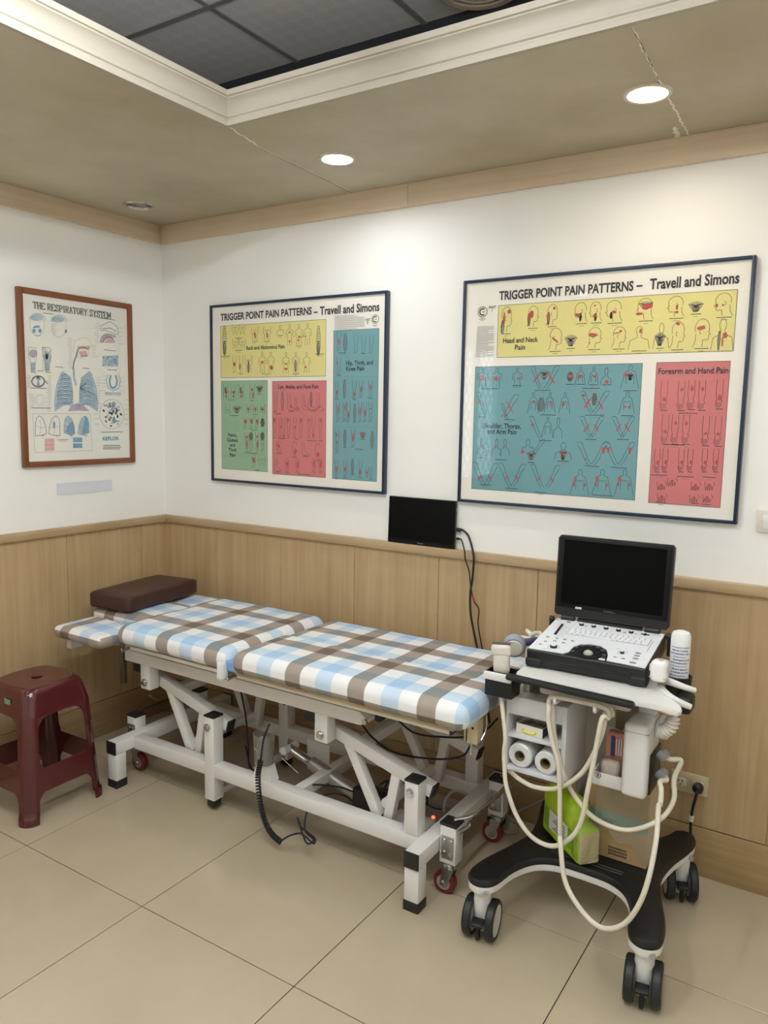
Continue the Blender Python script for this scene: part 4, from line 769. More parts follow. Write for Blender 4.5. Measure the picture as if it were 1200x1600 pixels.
# bell-crank lift arms: bar plus a V below it
for yc, inn in ((FY, 1), (BY, -1)):
    y = yc + inn * 0.048
    for px, pz, qx, qz in ((.575, .437, .925, .340), (1.455, .435, 1.813, .335)):
        d = Vector((qx - px, 0, qz - pz)).normalized(); A = Vector((px, y, pz)) - d * .03; B_ = Vector((qx, y, qz)) + d * .045; ax = px + .205 if px < 1 else px + .213; apex = Vector((ax, y, .175))
        la = part('lift_arm', lambda b: b.bar(A, B_, .038, .042, (0, 0, 1)))
        part('arm_cap', lambda b: b.bar(B_ - d * .002, B_ + d * .006, .039, .043, (0, 0, 1), .002), CAPM, la)
        part('brace', lambda b: b.bar(Vector((px + .07, y, pz - .03)), apex + Vector((-.018, 0, 0)), .032, .034, (1, 0, 0)), S, la)
        part('brace', lambda b: b.bar(Vector((qx - .092, y, qz + .01)), apex + Vector((.022, 0, 0)), .032, .034, (1, 0, 0)), S, la)
        hg = part('hanger', lambda b: b.rb(px - .027, px + .027, yc - .024, yc + .024, .408, .507, .003))
        sg = -inn
        part('bolt', lambda b: (b.cyl((px, yc + sg * .024, pz), (px, yc + sg * .029, pz), .015, n=20), b.cyl((px, yc + sg * .028, pz), (px, yc + sg * .038, pz), .010, n=6)), CHROME, hg)
        part('stop_block', lambda b: b.rb(px - .075, px - .030, yc - .02, yc + .02, .468, .506, .003), CAPM, hg)
for ax in (.78, 1.668): part('torque_tube', lambda b: b.cyl((ax, FY + .06, .215), (ax, BY - .06, .215), .019, n=16))
for ax, az in ((.66, .40), (1.56, .395)): part('cross_bar', lambda b: b.rb(ax - .018, ax + .018, FY + .06, BY - .06, az - .018, az + .018, .002))
# upper frame
for yc in (FY, BY):
    ub = part('top_beam', lambda b: b.prism([(.456, .507), (1.612, .507), (1.642, .520), (1.642, .530), (1.612, .552), (.456, .552)], yc - .024, yc + .024, 'y'))
    part('roller', lambda b: (b.cyl((1.648, yc + .028, .530), (1.648, yc + .052, .530), .023, n=24, bev=.003)), CAPM, ub); part('bolt', lambda b: b.cyl((1.636, yc - .032, .524), (1.636, yc - .024, .524), .010, n=6), CHROME, ub)
for x in (.47, 1.12, 1.58): part('cross_bar', lambda b: b.rb(x - .02, x + .02, FY + .024, BY - .024, .512, .548, .002))
for x0, x1, n in ((.590, 1.085, 2), (1.150, 1.985, 3)):
    bd = part('pad_board', lambda b: b.rb(x0, x1, -.712, -.085, .594, .610, .004), mat('board_tan', 'cfc6b6', .5))
    for k in range(n):
        xx = x0 + .06 + (x1 - x0 - .2) * k / (n - 1) if n > 1 else x0
        for yc in (FY, BY): part('rubber_stop', lambda b: b.cyl((xx, yc, .552), (xx, yc, .594), .012, n=14), CAPM, bd)
for x in (.56, 1.12): part('hinge_rod', lambda b: b.cyl((x, -.73, .590), (x, -.07, .590), .007, n=12, bev=.002), CHROME)
# pads under the checked cloth
PL1 = plaid('checked_cloth_body', 0.798, -0.325); PL2 = plaid('checked_cloth_legs', 1.42, -0.300); PL3 = plaid('checked_cloth_head', 0.270, -0.28)
def pad(name, m, x0, x1, y0, y1, z0, z1, r, puff, wob, seed, ox=0, oy=0, lab=None, fold=None):
    b = MB(); soft(b, x0, x1, y0, y1, z0, z1, r, 30, puff, wob, seed)
    if fold:
        for v in b.v:
            if v.z > (z0 + z1) / 2:
                t = v.y - (fold - .035 * (v.x - x0)); v.z += .0085 * max(0, min(1, .5 - t / .012)) - .0015
    o = b.build(name, m, bed, smooth=60); check_uv(o, z1, (x0, x1, y0, y1, min(r, (z1 - z0) * .49)), ox, oy, fold)
    if lab: o['label'] = lab
    return o
pad('body_pad', PL1, .530, 1.122, -.738, -.150, .611, .693, .040, .003, .0035, 1)
pad('leg_pad', PL2, 1.138, 2.048, -.738, -.145, .611, .690, .040, .003, .0022, 4, fold=-.462)
pad('face_pad', PL3, .150, .522, -.560, -.262, .600, .664, .03, .004, .004, 9)
pad('arm_pad', PL3, .185, .495, -.775, -.572, .588, .640, .026, .004, .006, 12, oy=.03); pad('arm_pad', PL3, .270, .520, -.262, -.070, .600, .655, .028, .004, .006, 15, oy=.05)
UND = mat('under_cloth_taupe', 'a8926f', .8, var=.3, scale=9)
part('cloth_hem', lambda b: b.rb(1.150, 2.005, -.722, -.105, .6095, .622, .004), UND)
BLS = mat('blue_underlay', '7ba3d0', .75, var=.12, scale=25, bump=.3, bscale=30)
part('blue_underlay', lambda b: soft(b, 1.095, 1.165, -.722, -.150, .612, .656, .012, 14, .004, .004, 3), BLS)
part('hanging_corner', lambda b: soft(b, 1.082, 1.112, -.742, -.708, .584, .650, .009, 10, 0, .004, 21), mat('cloth_white', 'd9d8d6', .7))
# headrest carriage
part('head_rail', lambda b: b.rb(.10, .50, -.515, -.485, .505, .552, .003)); part('head_rail', lambda b: b.rb(.10, .50, -.300, -.270, .505, .552, .003)); part('head_plate', lambda b: b.rb(.24, .50, -.53, -.27, .552, .600, .004)); part('head_rail', lambda b: b.rb(.205, .235, -.72, -.06, .535, .588, .003))
part('adjusting_rod', lambda b: b.rb(.292, .314, -.528, -.506, .345, .552, .003), mat('brushed_steel', '8f8983', .35, .9))
# casters on the end beams
RW = mat('red_wheel', '6e1d20', .35); 
def caster(x, y, out):
    cp = part('caster_post', lambda b: b.rb(x - .028, x + .028, y - .026, y + .026, .112, .238, .003)); part('cap', lambda b: b.rb(x - .03, x + .03, y - .028, y + .028, .236, .246, .003), CAPM, cp)
    part('bracket', lambda b: b.rb(x - .022, x + .022, y - .029, y - .0255, .130, .205, .001), ZINC, cp)
    for dx, z in ((-.012, .19), (.012, .19), (-.012, .148), (.012, .148)): part('bracket_bolt', lambda b: b.cyl((x + dx, y - .034, z), (x + dx, y - .029, z), .006, n=8), CHROME, cp)
    part('swivel', lambda b: b.lathe([(.018, .112), (.026, .106), (.026, .098), (.022, .096), (.022, .090), (.012, .088)], (x, y, 0), n=24), CHROME, cp)
    wx = x - out * .018
    for s in (-1, 1): part('fork_cheek', lambda b: b.prism([(wx - .012 + .0, .028), (wx + .012, .028), (x + .02, .092), (x - .02, .092)], y + s * .019 - .0015, y + s * .019 + .0015, 'y'), ZINC, cp)
    part('axle', lambda b: b.cyl((wx, y - .025, .0375), (wx, y + .025, .0375), .007, n=10), CHROME, cp)
    part('wheel', lambda b: b.lathe([(.024, -.014), (.0345, -.014), (.0375, -.010), (.0375, .010), (.0345, .014), (.024, .014)], (wx, y, .0375), (0, 1, 0), 28, False), RW, cp)
    part('hub', lambda b: b.lathe([(.001, -.011), (.022, -.012), (.024, -.014), (.024, .014), (.022, .012), (.001, .011)], (wx, y, .0375), (0, 1, 0), 24, False), mat('hub_grey', 'a8a39c', .4), cp)
for y in (-.565, -.205): caster(1.928, y, 1); caster(.414, y + .02, -1)
# brake bar linking the right casters, and its lever on the left
part('brake_bar', lambda b: b.tube([(1.962, -.590, .226), (1.972, -.54, .228), (1.972, -.50, .236), (1.972, -.24, .236), (1.972, -.20, .226), (1.962, -.17, .220)], .007, 10, 5), CHROME); part('brake_bar', lambda b: b.tube([(1.935, -.565, .250), (1.985, -.50, .262), (1.985, -.25, .262), (1.935, -.205, .250)], .006, 10, 5), CHROME)
part('brake_lever', lambda b: b.tube([(.405, -.42, .262), (.400, -.46, .292)], .006, 10, 1), CHROME); part('brake_bar', lambda b: b.tube([(.414, -.51, .236), (.385, -.48, .236), (.385, -.24, .236), (.414, -.20, .236)], .006, 10, 4), mat('brushed_steel_dark', '6d6760', .4, .9))
# lifting motor
ac = part('actuator', lambda b: b.cyl((1.235, -.40, .190), (1.46, -.40, .122), .026, n=20, bev=.003), mat('aluminium', 'b5b3ae', .35, .8))
part('piston', lambda b: b.cyl((1.12, -.40, .224), (1.24, -.40, .188), .017, n=16), CHROME, ac); part('motor_body', lambda b: b.rb(1.45, 1.60, -.435, -.365, .075, .165, .01), BLACK_PLASTIC, ac)
part('motor_plate', lambda b: (b.rb(1.16, 1.27, -.33, -.325, .14, .24, .002), b.cyl((1.13, -.44, .222), (1.13, -.36, .222), .016, n=14)), S, ac)
cb = part('control_box', lambda b: b.rb(1.66, 1.80, -.43, -.25, .06, .10, .006), mat('control_grey', '8a8782', .5)); part('status_lamp', lambda b: b.lathe([(.006, 0), (.006, .004), (.002, .008)], (1.744, -.349, .100), n=12), mat('red_lamp', 'ff3a18', emit=6), cb)
part('control_bracket', lambda b: (b.rb(1.66, 1.80, -.44, -.435, .06, .15, .001), b.rb(1.66, 1.80, FY + .02, -.435, .145, .15, .001)), S, cb)
# cup with the hand switch and its curly lead
part('cup_bracket', lambda b: b.prism([(1.135, .192), (1.225, .192), (1.205, .246), (1.155, .246)], FY - .012, FY + .03, 'y'))
cp_ = part('switch_cup', lambda b: b.lathe([(.028, 0), (.034, .004), (.040, .12), (.0385, .12), (.0325, .006), (.001, .006)], (1.18, FY + .0, .247), n=28, cap=False), clear('milky_cup', 'f2f2ee', .2, .10))
hs = part('hand_switch', lambda b: b.lathe([(.001, .005), (.024, .010), (.029, .04), (.025, .075), (.016, .098), (.006, .104), (.001, .105)], (1.18, FY, .25), n=22, cap=False), mat('grey_switch', '6f7276', .45))
def P_(x, y, yy): return PB(x, y, yy)
lead = [Vector((1.18, FY, .353)), P_(421, 1132, -.63), P_(412, 1155, -.655), P_(407, 1188, -.662)]
part('lead', lambda b: b.tube(lead, .0035, 8, 6), BLACK_RUBBER, hs)
co = spline([P_(407, 1188, -.662), P_(403, 1215, -.665), P_(406, 1250, -.672), P_(413, 1280, -.680), P_(424, 1302, -.688), P_(439, 1316, -.70)], 40); turns = []
for k in range(len(co)):
    tt = (co[min(k + 1, len(co) - 1)] - co[max(0, k - 1)]).normalized(); u = tt.cross(Vector((0, 1, 0))).normalized(); w_ = tt.cross(u)
    for q in range(3):
        if k == len(co) - 1: break
        a = 2 * math.pi * (k * 3 + q) / 16; p = co[k].lerp(co[k + 1], q / 3); turns.append(p + (u * math.cos(a) + w_ * math.sin(a)) * .0075)
part('coiled_lead', lambda b: b.tube(turns, .0032, 6, 1), BLACK_RUBBER, hs)
part('lead', lambda b: b.tube([P_(439, 1314, -.70), P_(452, 1306, -.69), P_(468, 1302, -.685), P_(478, 1308, -.685), P_(490, 1318, -.69), P_(492, 1310, -.70), P_(480, 1300, -.68), P_(468, 1290, -.672), P_(465, 1277, -.662), P_(472, 1300, -.668), P_(480, 1318, -.69), P_(490, 1312, -.685), P_(477, 1298, -.66), P_(477, 1278, -.64), P_(484, 1262, -.57), P_(500, 1246, -.52), P_(520, 1240, -.48), P_(540, 1244, -.45), P_(556, 1256, -.42)], .0032, 7, 8), BLACK_RUBBER, hs)
def cable(pts, r=.0035, m=BLACK_RUBBER, nm='cable'): part(nm, lambda b: b.tube(pts, r, 7, 7), m)
cable([P_(460, 1231, -.57), P_(490, 1226, -.52), P_(530, 1230, -.46), P_(560, 1240, -.42)]); cable([P_(567, 1134, -.56), P_(585, 1155, -.5), P_(620, 1177, -.44), P_(680, 1186, -.38), P_(720, 1182, -.36), P_(733, 1168, -.36), Vector((2.0, -.565, .56))]); cable([P_(620, 1124, -.52), P_(650, 1146, -.46), P_(700, 1152, -.42), P_(735, 1150, -.4), P_(760, 1140, -.3), P_(778, 1122, -.25)])
cable([P_(375, 1074, -.58), P_(384, 1120, -.50), P_(388, 1170, -.45), P_(390, 1198, -.44), P_(404, 1206, -.50)]); cable([P_(384, 1165, -.45), P_(389, 1190, -.44), P_(400, 1212, -.5)], .003)
cable([P_(660, 1235, -.45), P_(668, 1255, -.42), P_(650, 1262, -.42), P_(672, 1244, -.40), P_(683, 1236, -.38), P_(664, 1250, -.42), P_(676, 1262, -.4), P_(690, 1265, -.36)], .003); cable([P_(593, 1226, -.38), P_(606, 1220, -.37), P_(600, 1236, -.39), P_(612, 1230, -.38), P_(596, 1242, -.4)], .004)
WCAB = mat('grey_cable', '9d9a95', .5)
cable([P_(693, 1268, -.36), P_(697, 1248, -.34), P_(710, 1236, -.30), P_(728, 1240, -.28), P_(745, 1252, -.25)], .005, WCAB)
for i in range(2): part('cable_tie', lambda b: b.tube([P_(417, 1190 + 3 * i, -.58), P_(405, 1178 + i * 8, -.63 + .02 * i), P_(397, 1168 + 10 * i, -.65)] if i == 0 else [P_(440, 1184, -.58), P_(455, 1198, -.62), P_(466, 1208, -.64)], .0012, 5, 6), mat('nylon_tie', 'cfccc6', .5))
# latches that lock the foot section
BR = mat('cream_bracket', 'cfc09a', .4)
for y in (-.585, -.235):
    lt = part('latch', lambda b: (b.rb(1.992, 2.026, y - .024, y - .020, .535, .622, .001), b.rb(2.020, 2.024, y - .024, y + .02, .535, .622, .001)), BR)
    part('latch_plate', lambda b: b.rb(1.984, 1.990, y - .03, y + .02, .54, .61, .001), ZINC, lt); part('latch_wire', lambda b: b.tube([(2.028, y - .014, .615), (2.034, y + .016, .622), (2.034, y + .02, .575), (2.03, y - .004, .545)], .0022, 6, 5), CHROME, lt); part('latch_pin', lambda b: b.cyl((2.006, y - .022, .50), (2.006, y - .022, .54), .0035, n=8), CHROME, lt)
    part('latch_hole', lambda b: b.cyl((2.010, y - .0252, .585), (2.010, y - .0238, .585), .004, n=10), BLACK_PLASTIC, lt)
part('end_cap', lambda b: b.rb(1.985, 1.992, -.712, -.66, .592, .612, .002), CAPM)

# ================================================================== brown bolster on the headrest
rz = Matrix.Rotation(math.radians(7), 3, 'Z')
b = MB(); soft(b, .135, .367, -.565, -.128, .672, .741, .014, 18, .006, .0012, 5, rot=rz); o = b.build('bolster', mat('brown_vinyl', '40241f', .42, var=.12, scale=6, bump=.12, bscale=160), None, (.251, -.347, .672), smooth=60)
tag(o, 'dark brown vinyl bolster lying across the headrest of the treatment table', 'bolster')

# ================================================================== plastic stool
SX, SY, SH = .318, -.930, .497
st = thing('plastic_stool', (SX, SY, 0), 'glossy maroon plastic stool with a hole in the seat, left of the treatment table', 'stool')
MAR = mat('maroon_plastic', '4e191c', .16, coat=.4, var=.06, scale=5)
def lerp(a, b, t): return a + (b - a) * max(0, min(1, t))
levels = [0, .010, .022, .030, .034, .055, .085, .105, .112, .122, .140, .165, .185, .196, .202, .212, .228, .250, .285, .320, .342, .356, .367, .376, .383, .388, .391, .392, .400, .415, .432, .450, .462]
def outer(z):
    a = lerp(.168, .144, z / .40) if z < .40 else lerp(.144, .130, (z - .40) / .062)
    if z < .032: a += .005
    return a
def inner(z):       # half-width of the gap between two legs
    base = outer(z) - lerp(.052, .050, z / .4)
    if z <= .112: return base * (1 - max(0, (z - .085) / .027) ** 2 * .22)
    if z <= .202: return base * .9
    if z <= .245: return base * (1 - .22 * (1 - (z - .202) / .043) ** 2)
    if z > .340: return base - .046 * (1 - math.sqrt(max(0, 1 - min(1, (z - .340) / .052) ** 2)))
    return base
NA, NF, NO = 5, 3, 5
def ring(z, i_=0.0):
    """points for one eighth, from the corner mid-line to the centre of a side: (along, out)"""
    a = outer(z) - i_; rc = .045; pts = []
    for k in range(NA + 1): t = math.radians(45 + 45 * k / NA); pts.append((a - rc + rc * math.cos(t), a - rc + rc * math.sin(t)))
    s0 = a - rc; w_ = min(inner(z), s0 - .004)
    for k in range(1, NF + 1): pts.append((s0 + (w_ - s0) * k / NF, a))
    for k in range(1, NO + 1): pts.append((w_ * (1 - k / NO), a))
    return pts
legs = [MB() for _ in range(4)]; stre = [MB() for _ in range(4)]; apron = MB()
for side in range(4):
    R4 = Matrix.Rotation(math.pi / 2 * side, 3, 'Z')
    for mir in (1, -1):
        grid = [[R4 @ Vector((mir * p[0], -p[1], 0)) + Vector((SX, SY, z)) for p in ring(z)] for z in levels]
        for i in range(len(levels) - 1):
            for j in range(NA + NF + NO):
                zm = (levels[i] + levels[i + 1]) / 2; q = [grid[i][j], grid[i][j + 1], grid[i + 1][j + 1], grid[i + 1][j]]
                if j < NA + NF: mb = legs[(side + (1 if mir > 0 else 0)) % 4]
                elif .112 < zm < .202: mb = stre[side]
                elif zm > .392: mb = apron
                else: continue
                mb.add(q, [(0, 1, 2, 3)])
# seat: from the apron's rounded square to a disc with a finger hole
prof = [(.462, 1.0), (.474, .978), (.484, .945), (.491, .900), (.4948, .85), (.4955, .80), (.4945, .5), (.494, .2)]
rows = []
full = []
for side in range(4):
    R4 = Matrix.Rotation(math.pi / 2 * side, 3, 'Z'); h = [Vector((-p[0], -p[1], 0)) for p in ring(.462)]; g = [Vector((p[0], -p[1], 0)) for p in ring(.462)][::-1][1:-1]
    full += [R4 @ v for v in h + g]
for z, f in prof:
    t = (1 - f) ** .5; rows.append([Vector((SX, SY, z)) + (v * f).lerp(v.normalized() * (.148 * f), min(1, t * 1.1)) for v in full])
rows.append([Vector((SX, SY, .4925)) + v.normalized() * .021 for v in full]); rows.append([Vector((SX, SY, .4905)) + v.normalized() * .019 for v in full]); rows.append([Vector((SX, SY, .482)) + v.normalized() * .0185 for v in full])
n = len(full); vs = [v for r in rows for v in r]; apron.add(vs, [(i * n + k, i * n + (k + 1) % n, (i + 1) * n + (k + 1) % n, (i + 1) * n + k) for i in range(len(rows) - 1) for k in range(n)])
def shells(groups, th=.004):
    '''split one moulded skin into parts that share its smooth normals; each part has an inner face and rims'''
    idx = {}; co = []; faces = []; O = ORG[st.name]
    for gi, (nm, mb) in enumerate(groups):
        for f in mb.f:
            q = []
            for i in f:
                p = mb.v[i] - O; k = (round(p.x, 4), round(p.y, 4), round(p.z, 4))
                if k not in idx: idx[k] = len(co); co.append(p)
                if idx[k] not in q: q.append(idx[k])
            if len(q) < 3: continue
            n = (co[q[1]] - co[q[0]]).cross(co[q[2]] - co[q[0]]); c = sum((co[i] for i in q), Vector()) / len(q); rad = math.hypot(c.x, c.y)
            d = n.z if (c.z > .475 and rad > .0225) else (n.x * c.x + n.y * c.y) * (1 if rad > .0225 else -1)
            if d < 0: q.reverse(); n = -n
            faces.append((gi, q, n))
    vn = [Vector() for _ in co]; ec = {}
    for gi, q, n in faces:
        for i in q: vn[i] += n
        for i, j in zip(q, q[1:] + q[:1]): ec[frozenset((i, j))] = ec.get(frozenset((i, j)), 0) + 1
    vn = [v.normalized() if v.length else Vector((0, 0, 1)) for v in vn]
    for gi, (nm, mb) in enumerate(groups):
        mp = {}; vs = []; fs = []; nl = []
        def V(i, inner):
            k = (i, inner)
            if k not in mp: mp[k] = len(vs); vs.append(co[i] - vn[i] * th if inner else co[i])
            return mp[k]
        for g, q, n in faces:
            if g != gi: continue
            fs.append([V(i, 0) for i in q]); nl += [vn[i] for i in q]; fs.append([V(i, 1) for i in q[::-1]]); nl += [-vn[i] for i in q[::-1]]
            for i, j in zip(q, q[1:] + q[:1]):
                if ec[frozenset((i, j))] == 1:
                    r = [V(j, 0), V(i, 0), V(i, 1), V(j, 1)]; fs.append(r); m_ = (vs[r[1]] - vs[r[0]]).cross(vs[r[2]] - vs[r[0]]).normalized(); nl += [m_] * 4
        me = bpy.data.meshes.new(nm); me.from_pydata([tuple(v) for v in vs], [], fs); me.materials.append(MAR); me.shade_smooth(); me.normals_split_custom_set([tuple(v) for v in nl]); link(nm, me, st, O)
shells([('seat', apron)] + [('leg', l) for l in legs] + [('stretcher', l) for l in stre])
p = PB(3, 1086, SY - .158); MB().rb(p.x - .022, p.x + .016, SY - .1382, SY - .1362, .432, .452, .0005, 1).build('maker_sticker', mat('green_sticker', '6f9a72', .4, var=.5, scale=90), st)
# ================================================================== wheeled cart
cart = thing('equipment_cart', (2.33, -.41, 0), 'white wheeled equipment cart with black four-legged base right of the treatment table', 'cart')
BLKM = mat('black_moulded', '0e0f10', .42, bump=.1, bscale=90); WP = mat('white_moulded', 'dedcd8', .32)
def cpart(name, f, m=WP, parent=cart, smooth=35): b = MB(); f(b); return b.build(name, m, parent, smooth=smooth)
half = [(2.330, -.500), (2.250, -.506), (2.195, -.540), (2.160, -.610), (2.145, -.690), (2.128, -.722), (2.098, -.735), (2.068, -.722), (2.056, -.690), (2.066, -.620), (2.098, -.520), (2.120, -.440), (2.124, -.380),
        (2.112, -.300), (2.090, -.220), (2.080, -.160), (2.090, -.122), (2.118, -.108), (2.148, -.122), (2.166, -.170), (2.200, -.215), (2.260, -.238), (2.330, -.242)]
def mir(p): return (4.66 - p[0], p[1])
outl = half + [mir(p) for p in half[::-1][1:-1]]
outl = [(v.x, v.y) for v in spline([Vector((x, y, 0)) for x, y in outl + outl[:1]], 4)[:-1]]
def shrink(k):
    n = len(outl); r = []
    for i in range(n):
        a, b = Vector(outl[i - 1]), Vector(outl[(i + 1) % n]); d = (b - a).normalized(); r.append((outl[i][0] + d.y * k * SGN, outl[i][1] - d.x * k * SGN))
    return r
A2 = sum(outl[i - 1][0] * outl[i][1] - outl[i][0] * outl[i - 1][1] for i in range(len(outl))); SGN = -1 if A2 > 0 else 1
def layers(b, spec):
    n = len(outl); o = len(b.v); vs = []
    for k, z in spec: vs += [(x, y, z) for x, y in shrink(k)]
    m = len(spec); b.add(vs, [(i * n + j, i * n + (j + 1) % n, (i + 1) * n + (j + 1) % n, (i + 1) * n + j) for i in range(m - 1) for j in range(n)] + [tuple(range(n))[::-1], tuple((m - 1) * n + j for j in range(n))])
cpart('base_rim', lambda b: layers(b, [(.010, .150), (.002, .155), (.0, .172), (.001, .176)])); bt = cpart('base_top', lambda b: layers(b, [(.0, .1755), (-.001, .186), (.004, .195), (.012, .198)]), BLKM)
cpart('groove', lambda b: [b.rb(2.22, 2.44, y - .002, y + .002, .1975, .1990, .0008, 1) for y in (-.475, -.462)], mat('groove_grey', '3a3b3d', .4), bt)
TYRE = mat('tyre', '1c1d1f', .5)
def twin(cx, cy, d):
    d = Vector((d[0], d[1], 0)).normalized(); f = Vector((d.y, -d.x, 0)); c0 = Vector((cx, cy, 0)); rc = .0575; wc = c0 + Vector((0, 0, rc))
    cs = cpart('caster', lambda b: b.lathe([(.024, .150), (.028, .146), (.028, .138), (.024, .134), (.026, .100), (.020, .050), (.012, .03)], c0, n=24))
    cpart('fork', lambda b: b.bar(wc + Vector((0, 0, .05)), wc - Vector((0, 0, .035)), .040, .034, tuple(d), .008), WP, cs)
    for s in (-1, 1):
        w = cpart('wheel', lambda b: b.lathe([(.044, -.012), (.053, -.013), (.0575, -.008), (.0575, .008), (.053, .013), (.044, .012)], wc + d * s * .034, d, 36, False), TYRE, cs)
        cpart('hub_cap', lambda b: b.lathe([(.001, -.010), (.040, -.011), (.0445, -.012), (.0445, .012), (.040, .011), (.001, .010)], wc + d * s * .034, d, 30, False), mat('hub_white', 'cfcdc8', .4), w)
    cpart('brake_pedal', lambda b: (b.bar(wc + f * .030 + Vector((0, 0, .012)), wc + f * .058 + Vector((0, 0, .004)), .036, .012, (0, 0, 1), .003), b.bar(wc + f * .040 + Vector((0, 0, .004)), wc + f * .036 - Vector((0, 0, .048)), .012, .016, tuple(f), .003)), BLKM, cs)
    cpart('stem_button', lambda b: b.cyl(c0 + f * .030 + Vector((.02, 0, .160)), c0 + f * .040 + Vector((.02, 0, .160)), .008, n=14), mat('grey_button', '9b9997', .4), cs)
def axis(a, b): p, q = PF(*a), PF(*b); return (q.x - p.x, q.y - p.y)
twin(2.098, -.690, axis((732, 1457), (766, 1467))); twin(2.562, -.690, axis((989, 1557), (1029, 1569))); twin(2.545, -.170, axis((1038, 1415), (1073, 1420))); twin(2.117, -.165, (1, .3))
cpart('column', lambda b: b.rb(2.215, 2.375, -.255, -.150, .198, .765, .02, 4), mat('column_grey', 'bdb8ae', .4))
# tray on top
TZ = .785
tr = [(2.330, -.628), (2.200, -.627), (2.160, -.624), (2.142, -.610), (2.139, -.580), (2.137, -.550), (2.128, -.500), (2.120, -.45), (2.110, -.36), (2.090, -.335), (2.092, -.310), (2.12, -.285), (2.16, -.235), (2.22, -.225), (2.330, -.222)]
tr = tr + [(2.46, -.225), (2.50, -.245), (2.535, -.30), (2.525, -.345), (2.506, -.380), (2.503, -.43), (2.506, -.480), (2.530, -.53), (2.575, -.575), (2.598, -.612), (2.594, -.628), (2.572, -.632), (2.52, -.630), (2.46, -.630)]
tr = [(v.x, v.y) for v in spline([Vector((x, y, 0)) for x, y in tr + tr[:1]], 3)[:-1]]
def trayf(b):
    n = len(tr); vs = []; cx, cy = 2.335, -.43
    for k, z in ((.965, TZ - .020), (.992, TZ - .016), (1.0, TZ - .006), (.990, TZ), ): vs += [(cx + (x - cx) * k, cy + (y - cy) * k, z - (.004 if x > 2.56 and y < -.56 else 0)) for x, y in tr]
    b.add(vs, [(i * n + j, i * n + (j + 1) % n, (i + 1) * n + (j + 1) % n, (i + 1) * n + j) for i in range(3) for j in range(n)] + [tuple(range(n))[::-1], tuple(3 * n + j for j in range(n))])
cpart('tray', trayf)
cpart('front_handle', lambda b: b.bar((2.125, -.640, TZ - .006), (2.488, -.648, TZ - .010), .026, .018, (0, 0, 1), .008), BLKM)
cpart('under_tray', lambda b: b.rb(2.20, 2.46, -.58, -.20, TZ - .060, TZ - .028, .01), mat('tray_underside', 'b9b2a6', .5))
for hx in (2.268, 2.380): cpart('cable_hook', lambda b: b.tube([(hx, -.578, .726), (hx, -.622, .726), (hx, -.632, .731), (hx, -.634, .742)], .005, 8, 5))
# holders left and right
cpart('left_holder', lambda b: (b.rb(2.048, 2.052, -.616, -.552, .702, .775, .001), b.rb(2.129, 2.133, -.616, -.552, .702, .775, .001), b.rb(2.050, 2.131, -.616, -.612, .702, .775, .001), b.rb(2.050, 2.131, -.556, -.552, .702, .775, .001)), BLKM)
cpart('left_holder_lip', lambda b: b.rb(2.046, 2.134, -.628, -.6165, .752, .776, .005))
cpart('rear_fork', lambda b: (b.tube([(2.125, -.37, .785), (2.098, -.362, .806), (2.066, -.375, .818), (2.046, -.41, .820)], lambda t: .010 - .004 * t, 10, 6), b.tube([(2.125, -.33, .785), (2.098, -.322, .806), (2.066, -.318, .818), (2.046, -.30, .822)], lambda t: .010 - .004 * t, 10, 6)))
cpart('right_cup', lambda b: b.lathe([(.001, -.065), (.031, -.065), (.036, 0.0), (.032, 0.0), (.028, -.06), (.001, -.06)], (2.549, -.430, .808), n=28, cap=False), BLKM)
cpart('right_fork', lambda b: (b.tube([(2.520, -.47, .800), (2.550, -.50, .806), (2.580, -.500, .800), (2.604, -.485, .792)], lambda t: .011 - .004 * t, 10, 6), b.tube([(2.520, -.51, .785), (2.550, -.545, .782), (2.580, -.548, .772), (2.604, -.535, .762)], lambda t: .012 - .004 * t, 10, 6)))
cpart('right_holder', lambda b: b.rb(2.562, 2.604, -.535, -.465, .735, .780, .010, 3), BLKM)
# storage bin hung under the tray's left side
BX0, BX1, BY0, BY1, BZ0, BZ1 = 2.103, 2.288, -.580, -.395, .472, .702; T = .008
BIN = mat('white_bin', 'd9d9dc', .3, coat=.3)
def bin_(b):
    b.rb(BX0, BX0 + T, BY0, BY1, BZ0, BZ1, .002); b.rb(BX1 - T - .006, BX1, BY0, BY1, BZ0, BZ1, .002); b.rb(BX0 + T, BX1 - T - .006, BY1 - T, BY1, BZ0, BZ1, .002); b.rb(BX0 + T, BX1 - T - .006, BY0, BY1 - T, BZ0, BZ0 + .014, .002); b.rb(BX0 + T, BX1 - T - .006, BY0, BY1 - T, BZ1 - T, BZ1, .002)
sb = cpart('storage_bin', bin_, BIN); cpart('shelf', lambda b: b.rb(BX0 + T, BX1 - T - .006, BY0 + .001, BY1 - T, .575, .587, .002), BIN, sb); cpart('bin_front', lambda b: b.rb(BX0 + T - .001, BX1 - T - .005, BY0 - .001, BY0 + .012, .647, BZ1 - .001, .002), BIN, sb)
cpart('bin_hanger', lambda b: (b.rb(BX0 + .03, BX0 + .05, BY0 + .05, BY1 - .02, BZ1, TZ - .028, .002), b.rb(BX1 - .05, BX1 - .03, BY0 + .05, BY1 - .02, BZ1, TZ - .028, .002)), MATS['tray_underside'], sb)
FILM = clear('cling_film', 'fbfbf9', .12, .05, 1.35, .9, 45)
